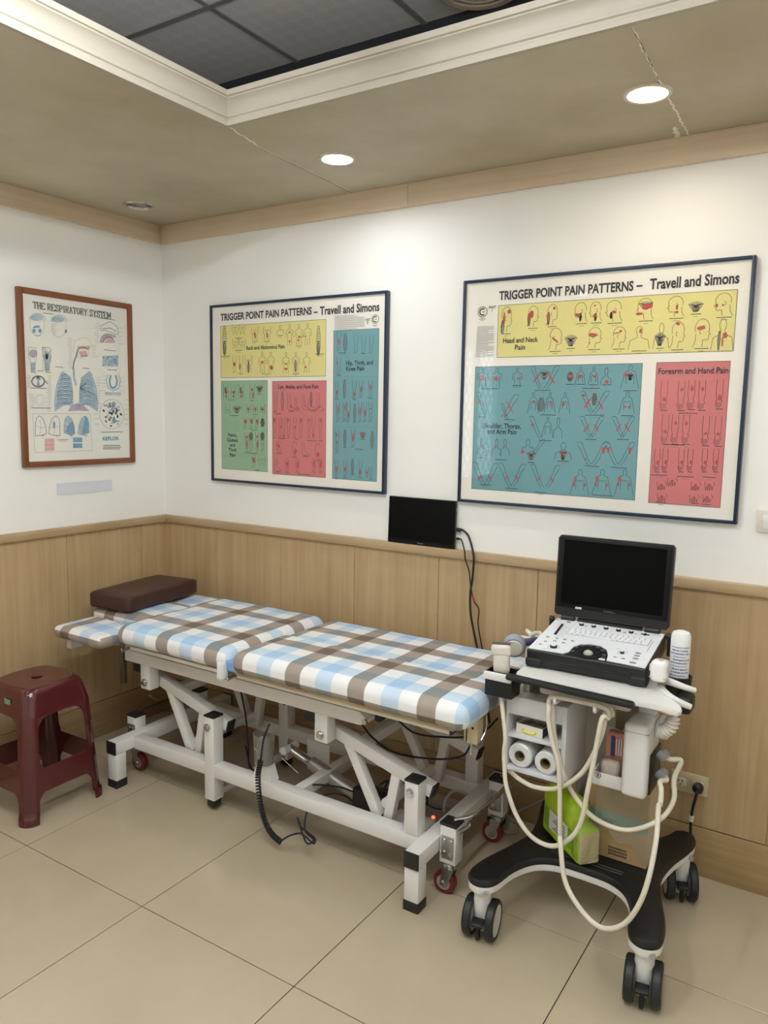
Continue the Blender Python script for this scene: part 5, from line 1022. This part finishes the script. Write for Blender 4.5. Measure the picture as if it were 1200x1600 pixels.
def film(b):
    import mathutils.noise as NZ
    pts = []; nx, ny = 18, 14
    for j in range(ny + 1):
        for i in range(nx + 1):
            x = BX0 - .006 + (BX1 - BX0 + .012) * i / nx; s = j / ny; y, z = (BY0 - .006, .640 + (.066) * s / .45) if s < .45 else (BY0 - .006 + (BY1 - BY0) * (s - .45) / .55, .7075); q = NZ.noise(Vector((x * 40, y * 40, z * 40))) * .004; pts.append((x, y - abs(q), z + abs(q)))
    b.add(pts, [(j * (nx + 1) + i, j * (nx + 1) + i + 1, (j + 1) * (nx + 1) + i + 1, (j + 1) * (nx + 1) + i) for j in range(ny) for i in range(nx)])
cpart('film_wrap', film, FILM, sb)
ROLL = mat('white_film_roll', 'dcdcda', .28, coat=.2); CORE = mat('card_core', '8d7a5c', .7)
for k, x in enumerate((2.150, 2.229)):
    r = .0365 if k == 0 else .034
    t = thing('film_roll', (x, -.49, .486 + r), 'white roll in the lower shelf of the cart bin, ' + ('left one' if k == 0 else 'right one, half behind the cables'), 'roll', 'rolls in the cart bin')
    zc = .4865 + r; MB().lathe([(.0165, -.085), (r - .004, -.085), (r, -.081), (r, .081), (r - .004, .085), (.0165, .085), (.0165, -.085)], (x, -.492, zc), (0, 1, 0), 36, False).build('roll_body', ROLL, t)
    MB().lathe([(.0165, -.086), (.0165, .086), (.0138, .086), (.0138, -.086), (.0165, -.086)], (x, -.492, zc), (0, 1, 0), 24, False).build('core', CORE, t)
t = thing('small_carton', (2.178, -.52, .588), 'small open white carton with yellow print on the upper shelf of the cart bin', 'box')
rz = Matrix.Rotation(math.radians(-4), 4, 'Z'); Mx = Matrix.Translation((2.176, -.520, .588)) @ rz; CARD = mat('white_card', 'e4ded2', .6)
def walls(b, w, d, h, th=.0012): b.bx(-w, w, -d, -d + th, 0, h); b.bx(-w, w, d - th, d, 0, h); b.bx(-w, -w + th, -d + th, d - th, 0, h); b.bx(w - th, w, -d + th, d - th, 0, h); b.bx(-w + th, w - th, -d + th, d - th, 0, th)
b = MB(Mx); walls(b, .042, .048, .029); b.build('carton_body', CARD, t)
b = MB(Mx); b.bx(.042, .0424, -.048, .048, .001, .0285); b.build('navy_side', mat('navy_card', '243250', .5), t)
b = MB(Mx); b.tube([(-.020, -.0484, .016), (-.017, -.0486, .009), (0, -.0486, .0065), (.016, -.0486, .009), (.021, -.0484, .015)], .0034, 8, 5); b.build('yellow_print', mat('yellow_print', 'd8d23c', .5), t)
b = MB(Mx); [soft(b, -.03 + .02 * k, -.006 + .02 * k, -.03, .02, .002, .026, .008, 6, 0, .003, k) for k in range(3)]; b.build('contents', mat('amber_contents', '7a5232', .5, var=.5, scale=40, col2='8e8c88'), t)

# bin with packets, white module and its plugs under the right half of the tray
pt = cpart('packet_tray', lambda b: (b.rb(2.350, 2.436, -.522, -.518, .474, .511, .001), b.rb(2.350, 2.354, -.518, -.39, .474, .511, .001), b.rb(2.432, 2.436, -.518, -.39, .474, .56, .001), b.rb(2.350, 2.436, -.518, -.39, .470, .474, .001), b.rb(2.350, 2.436, -.394, -.390, .474, .60, .001)), WP)
def ring_mark(b):
    c0 = PB(934, 1211, -.5226)
    b.lathe([(.0075, 0), (.0092, 0)], c0, (0, 1, 0), 24, False)
    for a in (-1, 0, 1): b.bx(c0.x - .004, c0.x + .004, c0.y - .0002, c0.y, c0.z + a * .0032 - .0008, c0.z + a * .0032 + .0008)
    b.bx(c0.x - .0008, c0.x + .0008, c0.y - .0002, c0.y, c0.z - .005, c0.z + .005)
cpart('round_mark', ring_mark, mat('print_black', '2a2426', .5), pt)
cpart('tray_bracket', lambda b: (b.rb(2.375, 2.440, -.40, -.25, .60, .735, .003)), mat('bracket_brown', '7a6a58', .5))
md = cpart('probe_module', lambda b: b.rb(2.440, 2.508, -.560, -.420, .478, .690, .014, 4)); cpart('module_seam', lambda b: b.rb(2.4395, 2.5085, -.5605, -.4195, .6655, .6670, .0005, 1), mat('seam_grey', 'a8a5a0', .5), md)
cpart('module_arm', lambda b: (b.rb(2.455, 2.503, -.47, -.43, .688, .757, .008, 3), b.rb(2.508, 2.545, -.50, -.42, .640, .685, .008, 3)), WP, md)
cpart('dark_side', lambda b: b.rb(2.506, 2.514, -.53, -.42, .485, .60, .003), BLKM, md)
PINKP = mat('pink_packet', 'd9907c', .4, var=.12, scale=20); 
t = thing('gauze_packet', (2.395, -.45, .474), 'pink printed packet standing in the white tray under the cart top', 'packet')
b = MB(); soft(b, 2.364, 2.426, -.462, -.425, .479, .612, .012, 10, 0, .003, 2); b.build('packet', PINKP, t)
b = MB(); b.bx(2.384, 2.394, -.4685, -.467, .545, .605); b.build('blue_print', mat('blue_print', '2b3f83', .5), t)
b = MB()
for k in range(3): b.bx(2.398 + k * .007, 2.4015 + k * .007, -.4685, -.467, .55, .60)
b.build('small_print', mat('white_print', 'e8d8d0', .5), t)
t = thing('clear_packet', (2.395, -.497, .474), 'clear plastic packet with pale contents leaning in front of the pink packet', 'packet')
b = MB(); soft(b, 2.367, 2.419, -.505, -.478, .481, .542, .012, 10, 0, .003, 7); b.build('contents', mat('pale_gauze', 'd8cbbd', .6, var=.2, scale=50), t)
b = MB(); soft(b, 2.361, 2.425, -.511, -.473, .4785, .550, .014, 12, 0, .003, 9); b.build('wrapper', clear('packet_film', 'faf7f4', .1, .08, 1.4, .8, 60), t)

# things standing on the base
KR = mat('kraft_card', 'a88a5f', .7, var=.06, scale=8)
t = thing('cardboard_box', (2.40, -.34, .198), 'brown cardboard box standing on the black base of the cart', 'box')
MB().rb(2.312, 2.490, -.412, -.270, .1982, .452, .002, 1).build('carton', KR, t)
b = MB(); b.bx(2.3125, 2.4895, -.4126, -.4122, .300, .345); b.build('green_band', mat('green_print', '7d9184', .7), t)
b = MB()
for r_ in range(3):
    x = 2.378
    while x < 2.432: w_ = random.uniform(.003, .006); b.bx(x, x + w_, -.4126, -.4122, .232 - r_ * .010, .2385 - r_ * .010); x += w_ + .0013
b.build('stamped_lettering', mat('stamp_ink', '4a4030', .8), t)
b = MB()
for r_ in range(2): b.bx(2.360, 2.40 - r_ * .01, -.4130, -.4126, .318 - r_ * .006, .3205 - r_ * .006)
b.build('band_lettering', MATS['print_black'], t)
# translucent carrier bag slumped over the box
import mathutils.noise as NZ
def bagf(b):
    nx, ny = 26, 22; vs = []
    for j in range(ny + 1):
        for i in range(nx + 1):
            u, v = i / nx, j / ny; x = 2.336 + .182 * u; zl = .262 + .05 * math.sin(u * 5.2 + .6) * .6 + .02 * math.sin(u * 13); z = .462 + (zl - .462) * v; y = -.420 - .005 * math.sin(math.pi * v) - .004 * math.sin(u * 21 + v * 3) * v; q = NZ.noise_vector(Vector((x, y, z)) * 22) * .004; y -= abs(q.y); vs.append((x + q.x * .5, y, z + q.z * .5))
    b.add(vs, [(j * (nx + 1) + i, j * (nx + 1) + i + 1, (j + 1) * (nx + 1) + i + 1, (j + 1) * (nx + 1) + i) for j in range(ny) for i in range(nx)])
t = thing('plastic_bag', (2.40, -.43, .452), 'translucent plastic bag slumped over the front of the cardboard box', 'bag'); b = MB(); bagf(b)
b.add([(2.336, -.420, .462), (2.515, -.420, .462), (2.515, -.28, .458), (2.336, -.28, .458)], [(0, 1, 2, 3)]); b.build('film', clear('milky_bag', 'f2f4ec', .22, .17, 1.3, .8, 25), t, smooth=180)
# green tissue pack
a0, a1 = PF(902, 1357, .199), PF(846, 1296, .199); dv = Vector((a1.x - a0.x, a1.y - a0.y, 0)); L_ = min(dv.length, .25); dv.normalize(); nv = Vector((-dv.y, dv.x, 0))
if nv.y < 0: nv = -nv
G = mat('lime_pack', 'a9c722', .35, var=.2, scale=10); G2 = mat('leaf_green_print', '6f9a1e', .4); WPR = mat('grey_print_panel', 'd5d3ca', .45)
t = thing('tissue_pack', (a0.x, a0.y, .198), 'lime green pack of paper towels lying on the front of the cart base', 'tissue pack')
Mp = Matrix((( dv.x, nv.x, 0, a0.x + nv.x * .001), (dv.y, nv.y, 0, a0.y + nv.y * .001), (0, 0, 1, .2045), (0, 0, 0, 1)))
b = MB(Mp); soft(b, .0, L_, 0, .072, 0, .105, .010, 12, .004, .003, 4); b.build('pack', G, t, smooth=60)
b = MB(Mp); b.rb(-.004, .012, .004, .068, .004, .098, .006); b.build('paper_end', mat('towel_end', 'c9b79c', .85, var=.1, scale=60), t)
b = MB(Mp); soft(b, -.008, .05, .0, .072, .002, .122, .012, 8, 0, .004, 13); b.build('clear_end', clear('pack_film', 'f6f8ea', .12, .06, 1.4, .7, 50), t)
b = MB(Mp); soft(b, .05, L_ + .005, -.002, .070, .085, .150, .020, 12, .02, .010, 31); b.build('bunched_top', G, t, smooth=70)
b = MB(Mp); b.bx(.06, L_ - .05, -.0035, -.002, .03, .092); b.build('print_panel', WPR, t)
b = MB(Mp)
for k in range(6): b.bx(.075, .15 - (k % 3) * .012, -.0042, -.0034, .038 + k * .008, .0405 + k * .008)
b.build('panel_lettering', MATS['print_black'], t); b = MB(Mp); b.bx(.03, .06, -.0034, -.002, .03, .088); b.build('leaf_print', G2, t); b = MB(Mp); b.bx(L_ - .05, L_ - .02, -.0034, -.002, .03, .088); b.build('leaf_print', G2, t)

# ================================================================== portable ultrasound
us = thing('portable_ultrasound', (2.31, -.405, TZ), 'open black portable ultrasound machine with white key panel on the cart tray', 'ultrasound')
TILT = math.radians(7.2); M0 = Matrix.Translation((2.3105, -.405, .8575)) @ Matrix.Rotation(math.radians(2.0), 4, 'Z') @ Matrix.Rotation(TILT, 4, 'X'); MI = M0.inverted()
HW, HD = .171, .137
def dk(px, py):
    o = MI @ CAM; d = MI.to_3x3() @ ray(px, py); t = (0.0 - o.z) / d.z; return o.x + d.x * t, o.y + d.y * t
def D(cx, cy): return dk(820 + cx / 5, 940 + cy / 5)
def up(name, f, m, parent=us, smooth=35): b = MB(M0); f(b); return b.build(name, m, parent, smooth=smooth)
up('body', lambda b: b.rb(-HW, HW, -HD, HD, -.050, -.001, .006, 3), BLKM)
up('front_groove', lambda b: [b.rb(-.12 + k * .012, -.112 + k * .012, -HD - .0008, -HD + .002, -.034, -.026, .001, 1) for k in range(20)], mat('vent_slot', '0c0c0d', .6))
for sx in (-1, 1): up('rubber_corner', lambda b: b.rb(sx * (HW - .022) - .025, sx * (HW - .022) + .025, -HD - .005, -HD + .03, -.054, -.026, .008, 3), BLACK_RUBBER)
for sx in (-1, 1): up('rear_foot', lambda b: b.rb(sx * .12 - .02, sx * .12 + .02, HD - .04, HD - .005, -.083, -.050, .006), BLACK_RUBBER)
PANEL = mat('white_panel', 'e4e6ea', .35)
# key panel with a bite for the trackball well at its front edge
bite = [D(300, 408), D(345, 395), D(375, 358), D(430, 338), D(510, 333), D(590, 348), D(640, 378), D(650, 420), D(640, 462)]
pan = [(-HW + .005, -HD + .006)] + [(x, max(y, -HD + .006)) for x, y in bite] + [(HW - .005, -HD + .006), (HW - .005, HD - .010), (-HW + .005, HD - .010)]
up('key_panel', lambda b: b.prism(pan, -.001, .0018, 'z'), PANEL)
ws = [D(495, 405)]; wx_, wy_ = ws[0]
up('trackball_well', lambda b: b.lathe([(.034, .0005), (.030, .0018), (.016, -.001), (.0145, .0)], (wx_, wy_, 0), n=36, cap=False), BLKM)
up('trackball', lambda b: b.lathe([(.0135, 0), (.0118, .005), (.007, .0085), (.0005, .0098)], (wx_, wy_, 0), n=28, cap=False), mat('trackball_grey', 'a9aca4', .3))
for cx, cy in ((372, 388), (400, 360), (450, 346), (512, 346), (572, 360), (612, 384), (618, 420), (612, 440)): x, y = D(cx, cy); up('well_key', lambda b: b.rb(x - .006, x + .006, y - .005, y + .005, -.0005, .0022, .002), mat('well_grey', '4d5157', .4))
x, y = D(602, 455); up('well_key', lambda b: b.rb(x - .009, x + .009, y - .004, y + .004, -.0005, .003, .0015), PANEL)
kn = mat('knob_black', '111214', .35)
def knob(cx, cy, r): x, y = D(cx, cy); k = up('knob', lambda b: b.lathe([(r, .001), (r, .006), (r * .9, .0078), (r * .6, .008)], (x, y, 0), n=22), kn); up('knob_top', lambda b: b.lathe([(r * .72, .0076), (r * .66, .0098), (r * .1, .0106)], (x, y, 0), n=18), PANEL, k)
for cx, cy in ((443, 188), (538, 202), (635, 217), (732, 233), (831, 248)): knob(cx, cy, .0072)
knob(225, 360, .0105); knob(760, 408, .0062)
for cx, cy, r in ((225, 358, .018), (762, 402, .015)): x, y = D(cx, cy); up('knob_ring', lambda b: b.lathe([(r, .0018), (r - .001, .0026), (r - .003, .0018)], (x, y, 0), n=32, cap=False), mat('ring_grey', 'c9cbd0', .4))
for k in range(8): x, y = D(292 - k * 7.6, 190 + k * 10.2); up('slider', lambda b: b.rb(x - .0040, x + .0040, y - .0017, y + .0017, .0015, .0065, .0008), kn)
up('slider_slots', lambda b: [b.bx(D(300 - k * 7.6, 198 + k * 10.2)[0], D(300 - k * 7.6, 198 + k * 10.2)[0] + .020, D(300 - k * 7.6, 198 + k * 10.2)[1] - .0005, D(300 - k * 7.6, 198 + k * 10.2)[1] + .0005, .0015, .0021) for k in range(8)], mat('slot_grey', '8d9096', .5))
OVM = mat('oval_key', '8f9298', .4)
for cx, cy, r in ((180, 281, .0065), (162, 316, .0052), (122, 338, .0052), (250, 292, .0055), (234, 312, .0055), (312, 301, .0055), (302, 327, .0055), (373, 313, .0055), (886, 409, .0085), (876, 430, .0085), (866, 452, .0085), (842, 484, .010), (704, 440, .0055), (768, 452, .0055)):
    x, y = D(cx, cy); up('oval_key', lambda b: b.add([(x + r * math.cos(2 * math.pi * k / 16), y + r * .52 * math.sin(2 * math.pi * k / 16), .0015) for k in range(16)] + [(x + .92 * r * math.cos(2 * math.pi * k / 16), y + .92 * r * .52 * math.sin(2 * math.pi * k / 16), .0036) for k in range(16)], [tuple(range(16, 32))] + [(k, (k + 1) % 16, (k + 1) % 16 + 16, k + 16) for k in range(16)]), OVM)
x, y = D(780, 248); up('red_key', lambda b: b.lathe([(.0045, .001), (.0045, .0035), (.001, .004)], (x, y, 0), n=16), mat('pink_key', 'e58a96', .4))
for cx, cy in ((478, 196), (868, 259)): x, y = D(cx, cy); up('blue_dot', lambda b: b.lathe([(.0024, .001), (.002, .003)], (x, y, 0), n=12), mat('navy_dot', '20285c', .4))
for cx, cy in ((448, 158), (838, 216)): x, y = D(cx, cy); up('maker_badge', lambda b: b.rb(x - .008, x + .008, y - .003, y + .003, .001, .0045, .002), mat('badge_grey', 'b8b6b4', .4))
x, y = D(343, 165); up('power_key', lambda b: b.rb(x - .006, x + .006, y - .003, y + .003, .001, .003, .0015), kn); x, y = D(940, 263); up('arrow_keys', lambda b: [b.rb(x + dx - .0042, x + dx + .0042, y + dy - .0024, y + dy + .0024, .001, .004, .0012) for dx, dy in ((-.0085, 0), (.0085, 0), (0, .005), (0, -.005), (0, 0))], kn)
def grille(b):
    for cx in (265, 1035):
        x, y = D(cx, 145 if cx < 500 else 267)
        for i in range(6):
            for j in range(5): b.rb(x - .009 + i * .0036 - .0008, x - .009 + i * .0036 + .0008, y - .006 + j * .003 - .0008, y - .006 + j * .003 + .0008, .0015, .0021, .0002, 1)
up('speaker_holes', grille, mat('hole_grey', '85888c', .6))
# keys: five rows, laid out on the panel
K0 = D(365, 208); K1 = D(990, 300); K2 = D(325, 285)
def keysf(b):
    ex = Vector((K1[0] - K0[0], K1[1] - K0[1])); ey = Vector((0, -.052))
    for r_ in range(5):
        n = 15
        x = 0.0; widths = [1.0 + (.5 if k in (0, 14) and r_ > 1 else 0) for k in range(n)]
        if r_ == 4: widths = [1, 1, 1, 5.2, 1, 1, 1, 1, 1.2, 1.2]
        tot = sum(widths)
        for wd in widths:
            p0 = Vector(K0) + ex * (x / tot) + ey * (r_ / 5); p1 = p0 + ex * (wd / tot); b.rb(p0.x + .0009, p1.x - .0007, p0.y + ey.y / 5 + .0008, p0.y - .0008, .0015, .0040, .0008, 1); x += wd
kx0, kx1 = min(K0[0], K1[0]), max(K0[0], K1[0]); up('key_bed', lambda b: b.prism([(K0[0] - .001, K0[1] + .001), (K1[0] + .001, K1[1] + .001), (K1[0] + .001, K1[1] - .053), (K0[0] - .001, K0[1] - .053)], .0016, .0023, 'z'), mat('key_bed_grey', '7e8288', .5))
up('keys', keysf, mat('key_white', 'e6e8ec', .4))['kind'] = 'stuff'
def legend(b):
    for k in range(9):
        p = D(*random.choice([(640 + 20 * k, 300), (690 + 12 * k, 372), (700 + 7 * k, 446), (900 + 5 * k, 452), (140 + k * 6, 370)])); b.bx(p[0], p[0] + .008, p[1] - .0005, p[1] + .0005, .0018, .0020)
    p0, p1 = D(985, 310), D(952, 395); b.bx(p1[0], p1[0] + .0012, p1[1], p0[1], .0018, .0026)
up('panel_lettering', legend, mat('legend_grey', '77797d', .5))
# lid
ML = M0 @ Matrix.Translation((0, HD - .006, .010)) @ Matrix.Rotation(math.radians(-4.0) - TILT, 4, 'X')
def lp(name, f, m, parent=us): b = MB(ML); f(b); return b.build(name, m, parent)
lid = lp('lid', lambda b: b.prism([(-.175, .012), (-.168, .004), (.168, .004), (.175, .012), (.177, .250), (.170, .259), (-.170, .259), (-.177, .250)], -.004, .020, 'y'), BLKM)
lp('bezel', lambda b: b.rb(-.171, .171, -.0060, -.003, .030, .254, .0015), mat('bezel_black', '0a0a0b', .4, spec=.25), lid); lp('display', lambda b: b.bx(-.156, .156, -.0066, -.0058, .044, .246), mat('display_off', '020202', .3, spec=.1), lid)
lp('maker_badge', lambda b: b.rb(-.108, -.088, -.0072, -.0056, .030, .0365, .0015), mat('badge_silver', 'c5c3c0', .35), lid)
textmesh('model_lettering', 'LOGIQ e', mat('letter_grey', '6a6a66', .4), lid, lambda a, q: ML @ Vector((a - .018, -.0070, .0325 + q)), .0048, .034, .01)
for sx in (-1, 1): up('hinge', lambda b: b.cyl((sx * .13 - .022, HD - .008, .006), (sx * .13 + .022, HD - .008, .006), .010, n=18, bev=.002), BLACK_PLASTIC)
up('hinge_bar', lambda b: b.rb(-.100, .100, HD - .014, HD + .004, -.002, .010, .003), BLACK_PLASTIC)
for sx in (-1, 1): up('side_arm', lambda b: (b.cyl((sx * (HW + .002), HD - .018, .000), (sx * (HW + .016), HD - .018, .000), .010, n=18, bev=.002), b.rb(sx * (HW + .010) - .005, sx * (HW + .010) + .005, HD - .030, HD - .016, -.060, .0, .003)), BLACK_PLASTIC)

# ================================================================== probes and bottle
PRB = mat('probe_white', 'd8d0c4', .45, var=.08, scale=60, bump=.4, bscale=90); WRAP = mat('wrapped_cable', 'd3cbb8', .38, bump=.6, bscale=120, stretch=(1, 1, 1), coat=.3)
def cw(b, pts, r=.0068): b.tube(pts, r, 10, 8)
def PC(cx, cy, y): return PB(720 + cx / 3, 1040 + cy / 3, y)
def PD(cx, cy, y): return PB(700 + cx / 2.857, 1240 + cy / 2.857, y)
t = thing('ultrasound_probe', (2.085, -.575, .775), 'film-wrapped white linear probe standing in the front left holder of the cart', 'probe')
Mq = Matrix.Translation((2.086, -.583, .772)) @ Matrix.Rotation(math.radians(14), 4, 'Z') @ Matrix.Rotation(math.radians(-3), 4, 'Y')
b = MB(Mq); soft(b, -.024, .024, -.014, .014, -.010, .058, .011, 8, 0, .0015, 3); b.build('grip', PRB, t, smooth=60)
b = MB(Mq); soft(b, -.029, .029, -.016, .016, .045, .080, .010, 8, 0, .0012, 6); b.build('scan_head', PRB, t, smooth=60); b = MB(Mq); b.rb(-.027, .027, -.008, .010, .0795, .0835, .002); b.build('lens', mat('lens_grey', '4a4a4c', .4), t)
yv = -.606
PLUGM = mat('plug_grey', '7f8486', .35, bump=.4, bscale=60, coat=.5); PFILM = clear('plug_film', 'f0f1ee', .10, .12, 1.45, .9, 60)
def plug(t, p, q):
    p, q = Vector(p), Vector(q); b = MB(); b.bar(p, q, .034, .028, (0, 0, 1), .008); b.build('plug', PLUGM, t); b = MB(); d = (q - p).normalized(); b.tube([p + d * .006, q + d * .004], lambda k: .0215 - .007 * k, 14, 1); b.build('plug_wrap', PFILM, t)
b = MB(); cw(b, [Vector((2.089, -.584, .775)), Vector((2.090, -.584, .735)), Vector((2.092, -.592, .690)), PC(209, 330, -.622), PC(203, 400, -.632), PC(205, 480, -.640), PC(215, 570, -.650), PC(260, 700, -.660), PC(330, 800, -.666), PC(420, 845, -.668), PC(500, 820, -.668), PC(560, 740, -.666), PC(600, 560, -.658), PC(628, 420, -.648), PC(662, 250, -.636), Vector((2.414, -.620, .715)), Vector((2.404, -.614, .737)), Vector((2.330, -.614, .741)), Vector((2.256, -.614, .737)), Vector((2.246, -.618, .715)),
    PC(414, 200, -.634), PC(411, 250, -.638), PC(428, 350, -.642), PC(455, 450, -.646), PC(463, 560, -.649), PC(464, 700, -.650), PC(466, 850, -.652), PD(500, 200, -.690), PD(520, 380, -.725), PD(580, 500, -.750), PD(660, 585, -.757), PD(730, 603, -.757), PD(800, 570, -.756), PD(860, 480, -.752), PD(900, 360, -.735), PD(930, 200, -.690), PD(940, 60, -.640), PC(935, 650, -.595), PC(940, 585, -.575), PC(934, 545, -.552), Vector((2.552, -.522, .538)), Vector((2.550, -.509, .539)), Vector((2.545, -.505, .539))]); b.build('cable', WRAP, t, smooth=60); plug(t, (2.526, -.50, .551), (2.545, -.505, .538))
t = thing('ultrasound_probe', (2.08, -.46, .79), 'grey rounded convex probe lying behind the white linear probe', 'probe')
Mq = Matrix.Translation(PB(804, 1008, -.49)) @ Matrix.Rotation(math.radians(35), 4, 'Z') @ Matrix.Rotation(math.radians(8), 4, 'Y')
GRP = mat('probe_grey', '8d949e', .35, coat=.3)
b = MB(Mq); b.lathe([(.001, -.020), (.030, -.020), (.034, -.014), (.034, .008), (.028, .016), (.001, .017)], (0, 0, 0), (.25, 1, .25), 30, False); b.build('probe_head', GRP, t); b = MB(Mq); b.lathe([(.001, -.024), (.024, -.023), (.026, -.019)], (0, 0, 0), (.25, 1, .25), 26, False); b.build('probe_face', mat('probe_beige', 'cfc6b6', .4), t)
hd = PB(804, 1008, -.49); b = MB(); b.tube([hd + Vector((.005, .01, .002)), PB(836, 1001, -.42), PB(843, 999, -.385)], lambda q: .013 - .005 * q, 12, 5); b.build('grip', mat('purple_grip', '53416a', .4), t)
b = MB(); b.tube([PB(838, 1000, -.40), PB(848, 996, -.37)], .010, 12, 1); b.build('collar', WP, t)
b = MB(); b.tube([PB(772, 1006, -.51), hd], .0016, 6, 1); b.build('purple_thread', MATS['purple_grip'], t)
b = MB(); cw(b, [PB(846, 998, -.37), Vector((2.108, -.346, .834)), Vector((2.080, -.344, .822)), Vector((2.071, -.345, .780)), Vector((2.071, -.347, .720)), Vector((2.076, -.352, .640)), Vector((2.082, -.375, .550)), Vector((2.087, -.435, .475)), Vector((2.094, -.520, .450)), PC(250, 512, -.600), PC(290, 542, -.620), PC(350, 570, -.629), PC(450, 575, -.631), PC(555, 515, -.629), PC(620, 420, -.622), PC(668, 300, -.612), PC(680, 220, -.604), Vector((2.418, -.600, .716)), Vector((2.406, -.597, .737)), Vector((2.330, -.597, .741)), Vector((2.254, -.597, .737)), Vector((2.243, -.599, .715)),
    PC(432, 200, -.604), PC(440, 330, -.607), PC(480, 500, -.612), PC(540, 620, -.612), PC(620, 710, -.606), PC(720, 760, -.596), PC(800, 770, -.584), PC(890, 745, -.574), PC(962, 695, -.545), PC(1000, 620, -.520), PC(1000, 530, -.510), Vector((2.585, -.508, .596)), Vector((2.560, -.507, .594)), Vector((2.548, -.505, .593))]); b.build('cable', WRAP, t, smooth=60); plug(t, (2.526, -.50, .606), (2.548, -.505, .592))
t = thing('ultrasound_probe', (2.52, -.50, .79), 'smooth white curved probe hanging in the right holder beside the key panel', 'probe')
c0 = PB(1030, 1045, -.535)
b = MB(); soft(b, c0.x - .022, c0.x + .022, c0.y - .016, c0.y + .030, c0.z - .036, c0.z + .022, .013, 10, .002, 0, 1, rot=Matrix.Rotation(math.radians(-6), 3, 'X')); b.build('probe_head', mat('probe_gloss_white', 'e6e4df', .25, coat=.4), t, smooth=60)
b = MB(); b.rb(c0.x - .0225, c0.x + .0225, c0.y - .0165, c0.y + .02, c0.z - .0225, c0.z - .0210, .0006, 1); b.build('seam', MATS['seam_grey'], t)
b = MB(); b.lathe([(.0042, 0), (.0050, 0)], (c0.x + .004, c0.y - .002, c0.z + .0248), (0, -.15, 1), 18, False); b.bx(c0.x - .003, c0.x + .011, c0.y - .003, c0.y - .002, c0.z + .0245, c0.z + .0250); b.build('red_mark', mat('red_mark', 'a84a4a', .5), t)
b = MB(); b.rb(c0.x - .026, c0.x - .018, c0.y - .002, c0.y + .026, c0.z - .012, c0.z + .010, .005, 2); b.build('clip', WP, t)
b = MB(); 
cr = [PB(1049, 1117, -.572), PB(1051, 1124, -.574), PB(1048, 1135, -.575), PB(1040, 1141, -.575), PB(1033, 1143, -.574)]
b.tube([v for v in spline(cr, 14)], lambda q: .012 + .005 * min(1, q * 4) + .003 * math.sin(q * 60), 14, 1); b.build('crumpled_sleeve', mat('crumpled_film', 'd5d0c6', .2, bump=.8, bscale=70, coat=.6, var=.15, scale=40), t, smooth=60)
t = thing('gel_bottle', (2.549, -.430, .748), 'white round plastic bottle upside down in the black cup at the right of the tray', 'bottle')
bp = (2.549, -.430, 0.010); b = MB(); b.lathe([(.001, .742), (.024, .742), (.0255, .746), (.0262, .90), (.0255, .913), (.0215, .921), (.012, .925), (.001, .926)], bp, n=36, cap=False); b.build('bottle_body', mat('bottle_white', 'e9e8e6', .3), t)
b = MB(); facing = math.atan2(CAM.y - bp[1], CAM.x - bp[0])
for r_ in range(11):
    z = .893 - r_ * .0088; a = facing - 1.05 + random.uniform(0, .4)
    while a < facing + 1.05 - random.uniform(0, .5):
        w_ = random.uniform(.06, .16); R_ = .0266; h = .0021 if r_ % 3 else .0013
        b.add([(bp[0] + R_ * math.cos(a), bp[1] + R_ * math.sin(a), z - h), (bp[0] + R_ * math.cos(a + w_), bp[1] + R_ * math.sin(a + w_), z - h), (bp[0] + R_ * math.cos(a + w_), bp[1] + R_ * math.sin(a + w_), z + h), (bp[0] + R_ * math.cos(a), bp[1] + R_ * math.sin(a), z + h)], [(0, 1, 2, 3)]); a += w_ + random.uniform(.03, .08)
b.build('lettering', mat('bottle_ink', '565f93', .5), t, smooth=0)
# pinkish disc hanging by the left holder
t = thing('round_cap', (2.06, -.55, .72), 'dusky purple round cap hanging behind the black left holder of the cart', 'cap'); c0 = PB(776, 1052, -.524)
MB().lathe([(.001, -.010), (.030, -.010), (.034, -.004), (.034, .006), (.001, .008)], c0, (-.5, -.6, .1), 28, False).build('disc', mat('dusky_purple', '74545c', .4), t)
# grey lead lying on the floor between table and cart
t = thing('floor_cable', (2.02, -.15, 0), 'thin grey cable looped on the floor between treatment table and cart', 'cable')
b = MB(); b.tube([Vector((2.075, -.030, .150)), PB(800, 1274, -.034), PB(809, 1288, -.055), Vector((1.960, -.092, .006)), Vector((1.952, -.128, .0055)), Vector((1.930, -.136, .0055)), Vector((1.914, -.110, .007)), Vector((1.909, -.060, .022)), PB(783, 1262, -.032), PB(790, 1240, -.030)], .0045, 8, 8); b.build('cord', WCAB, t)
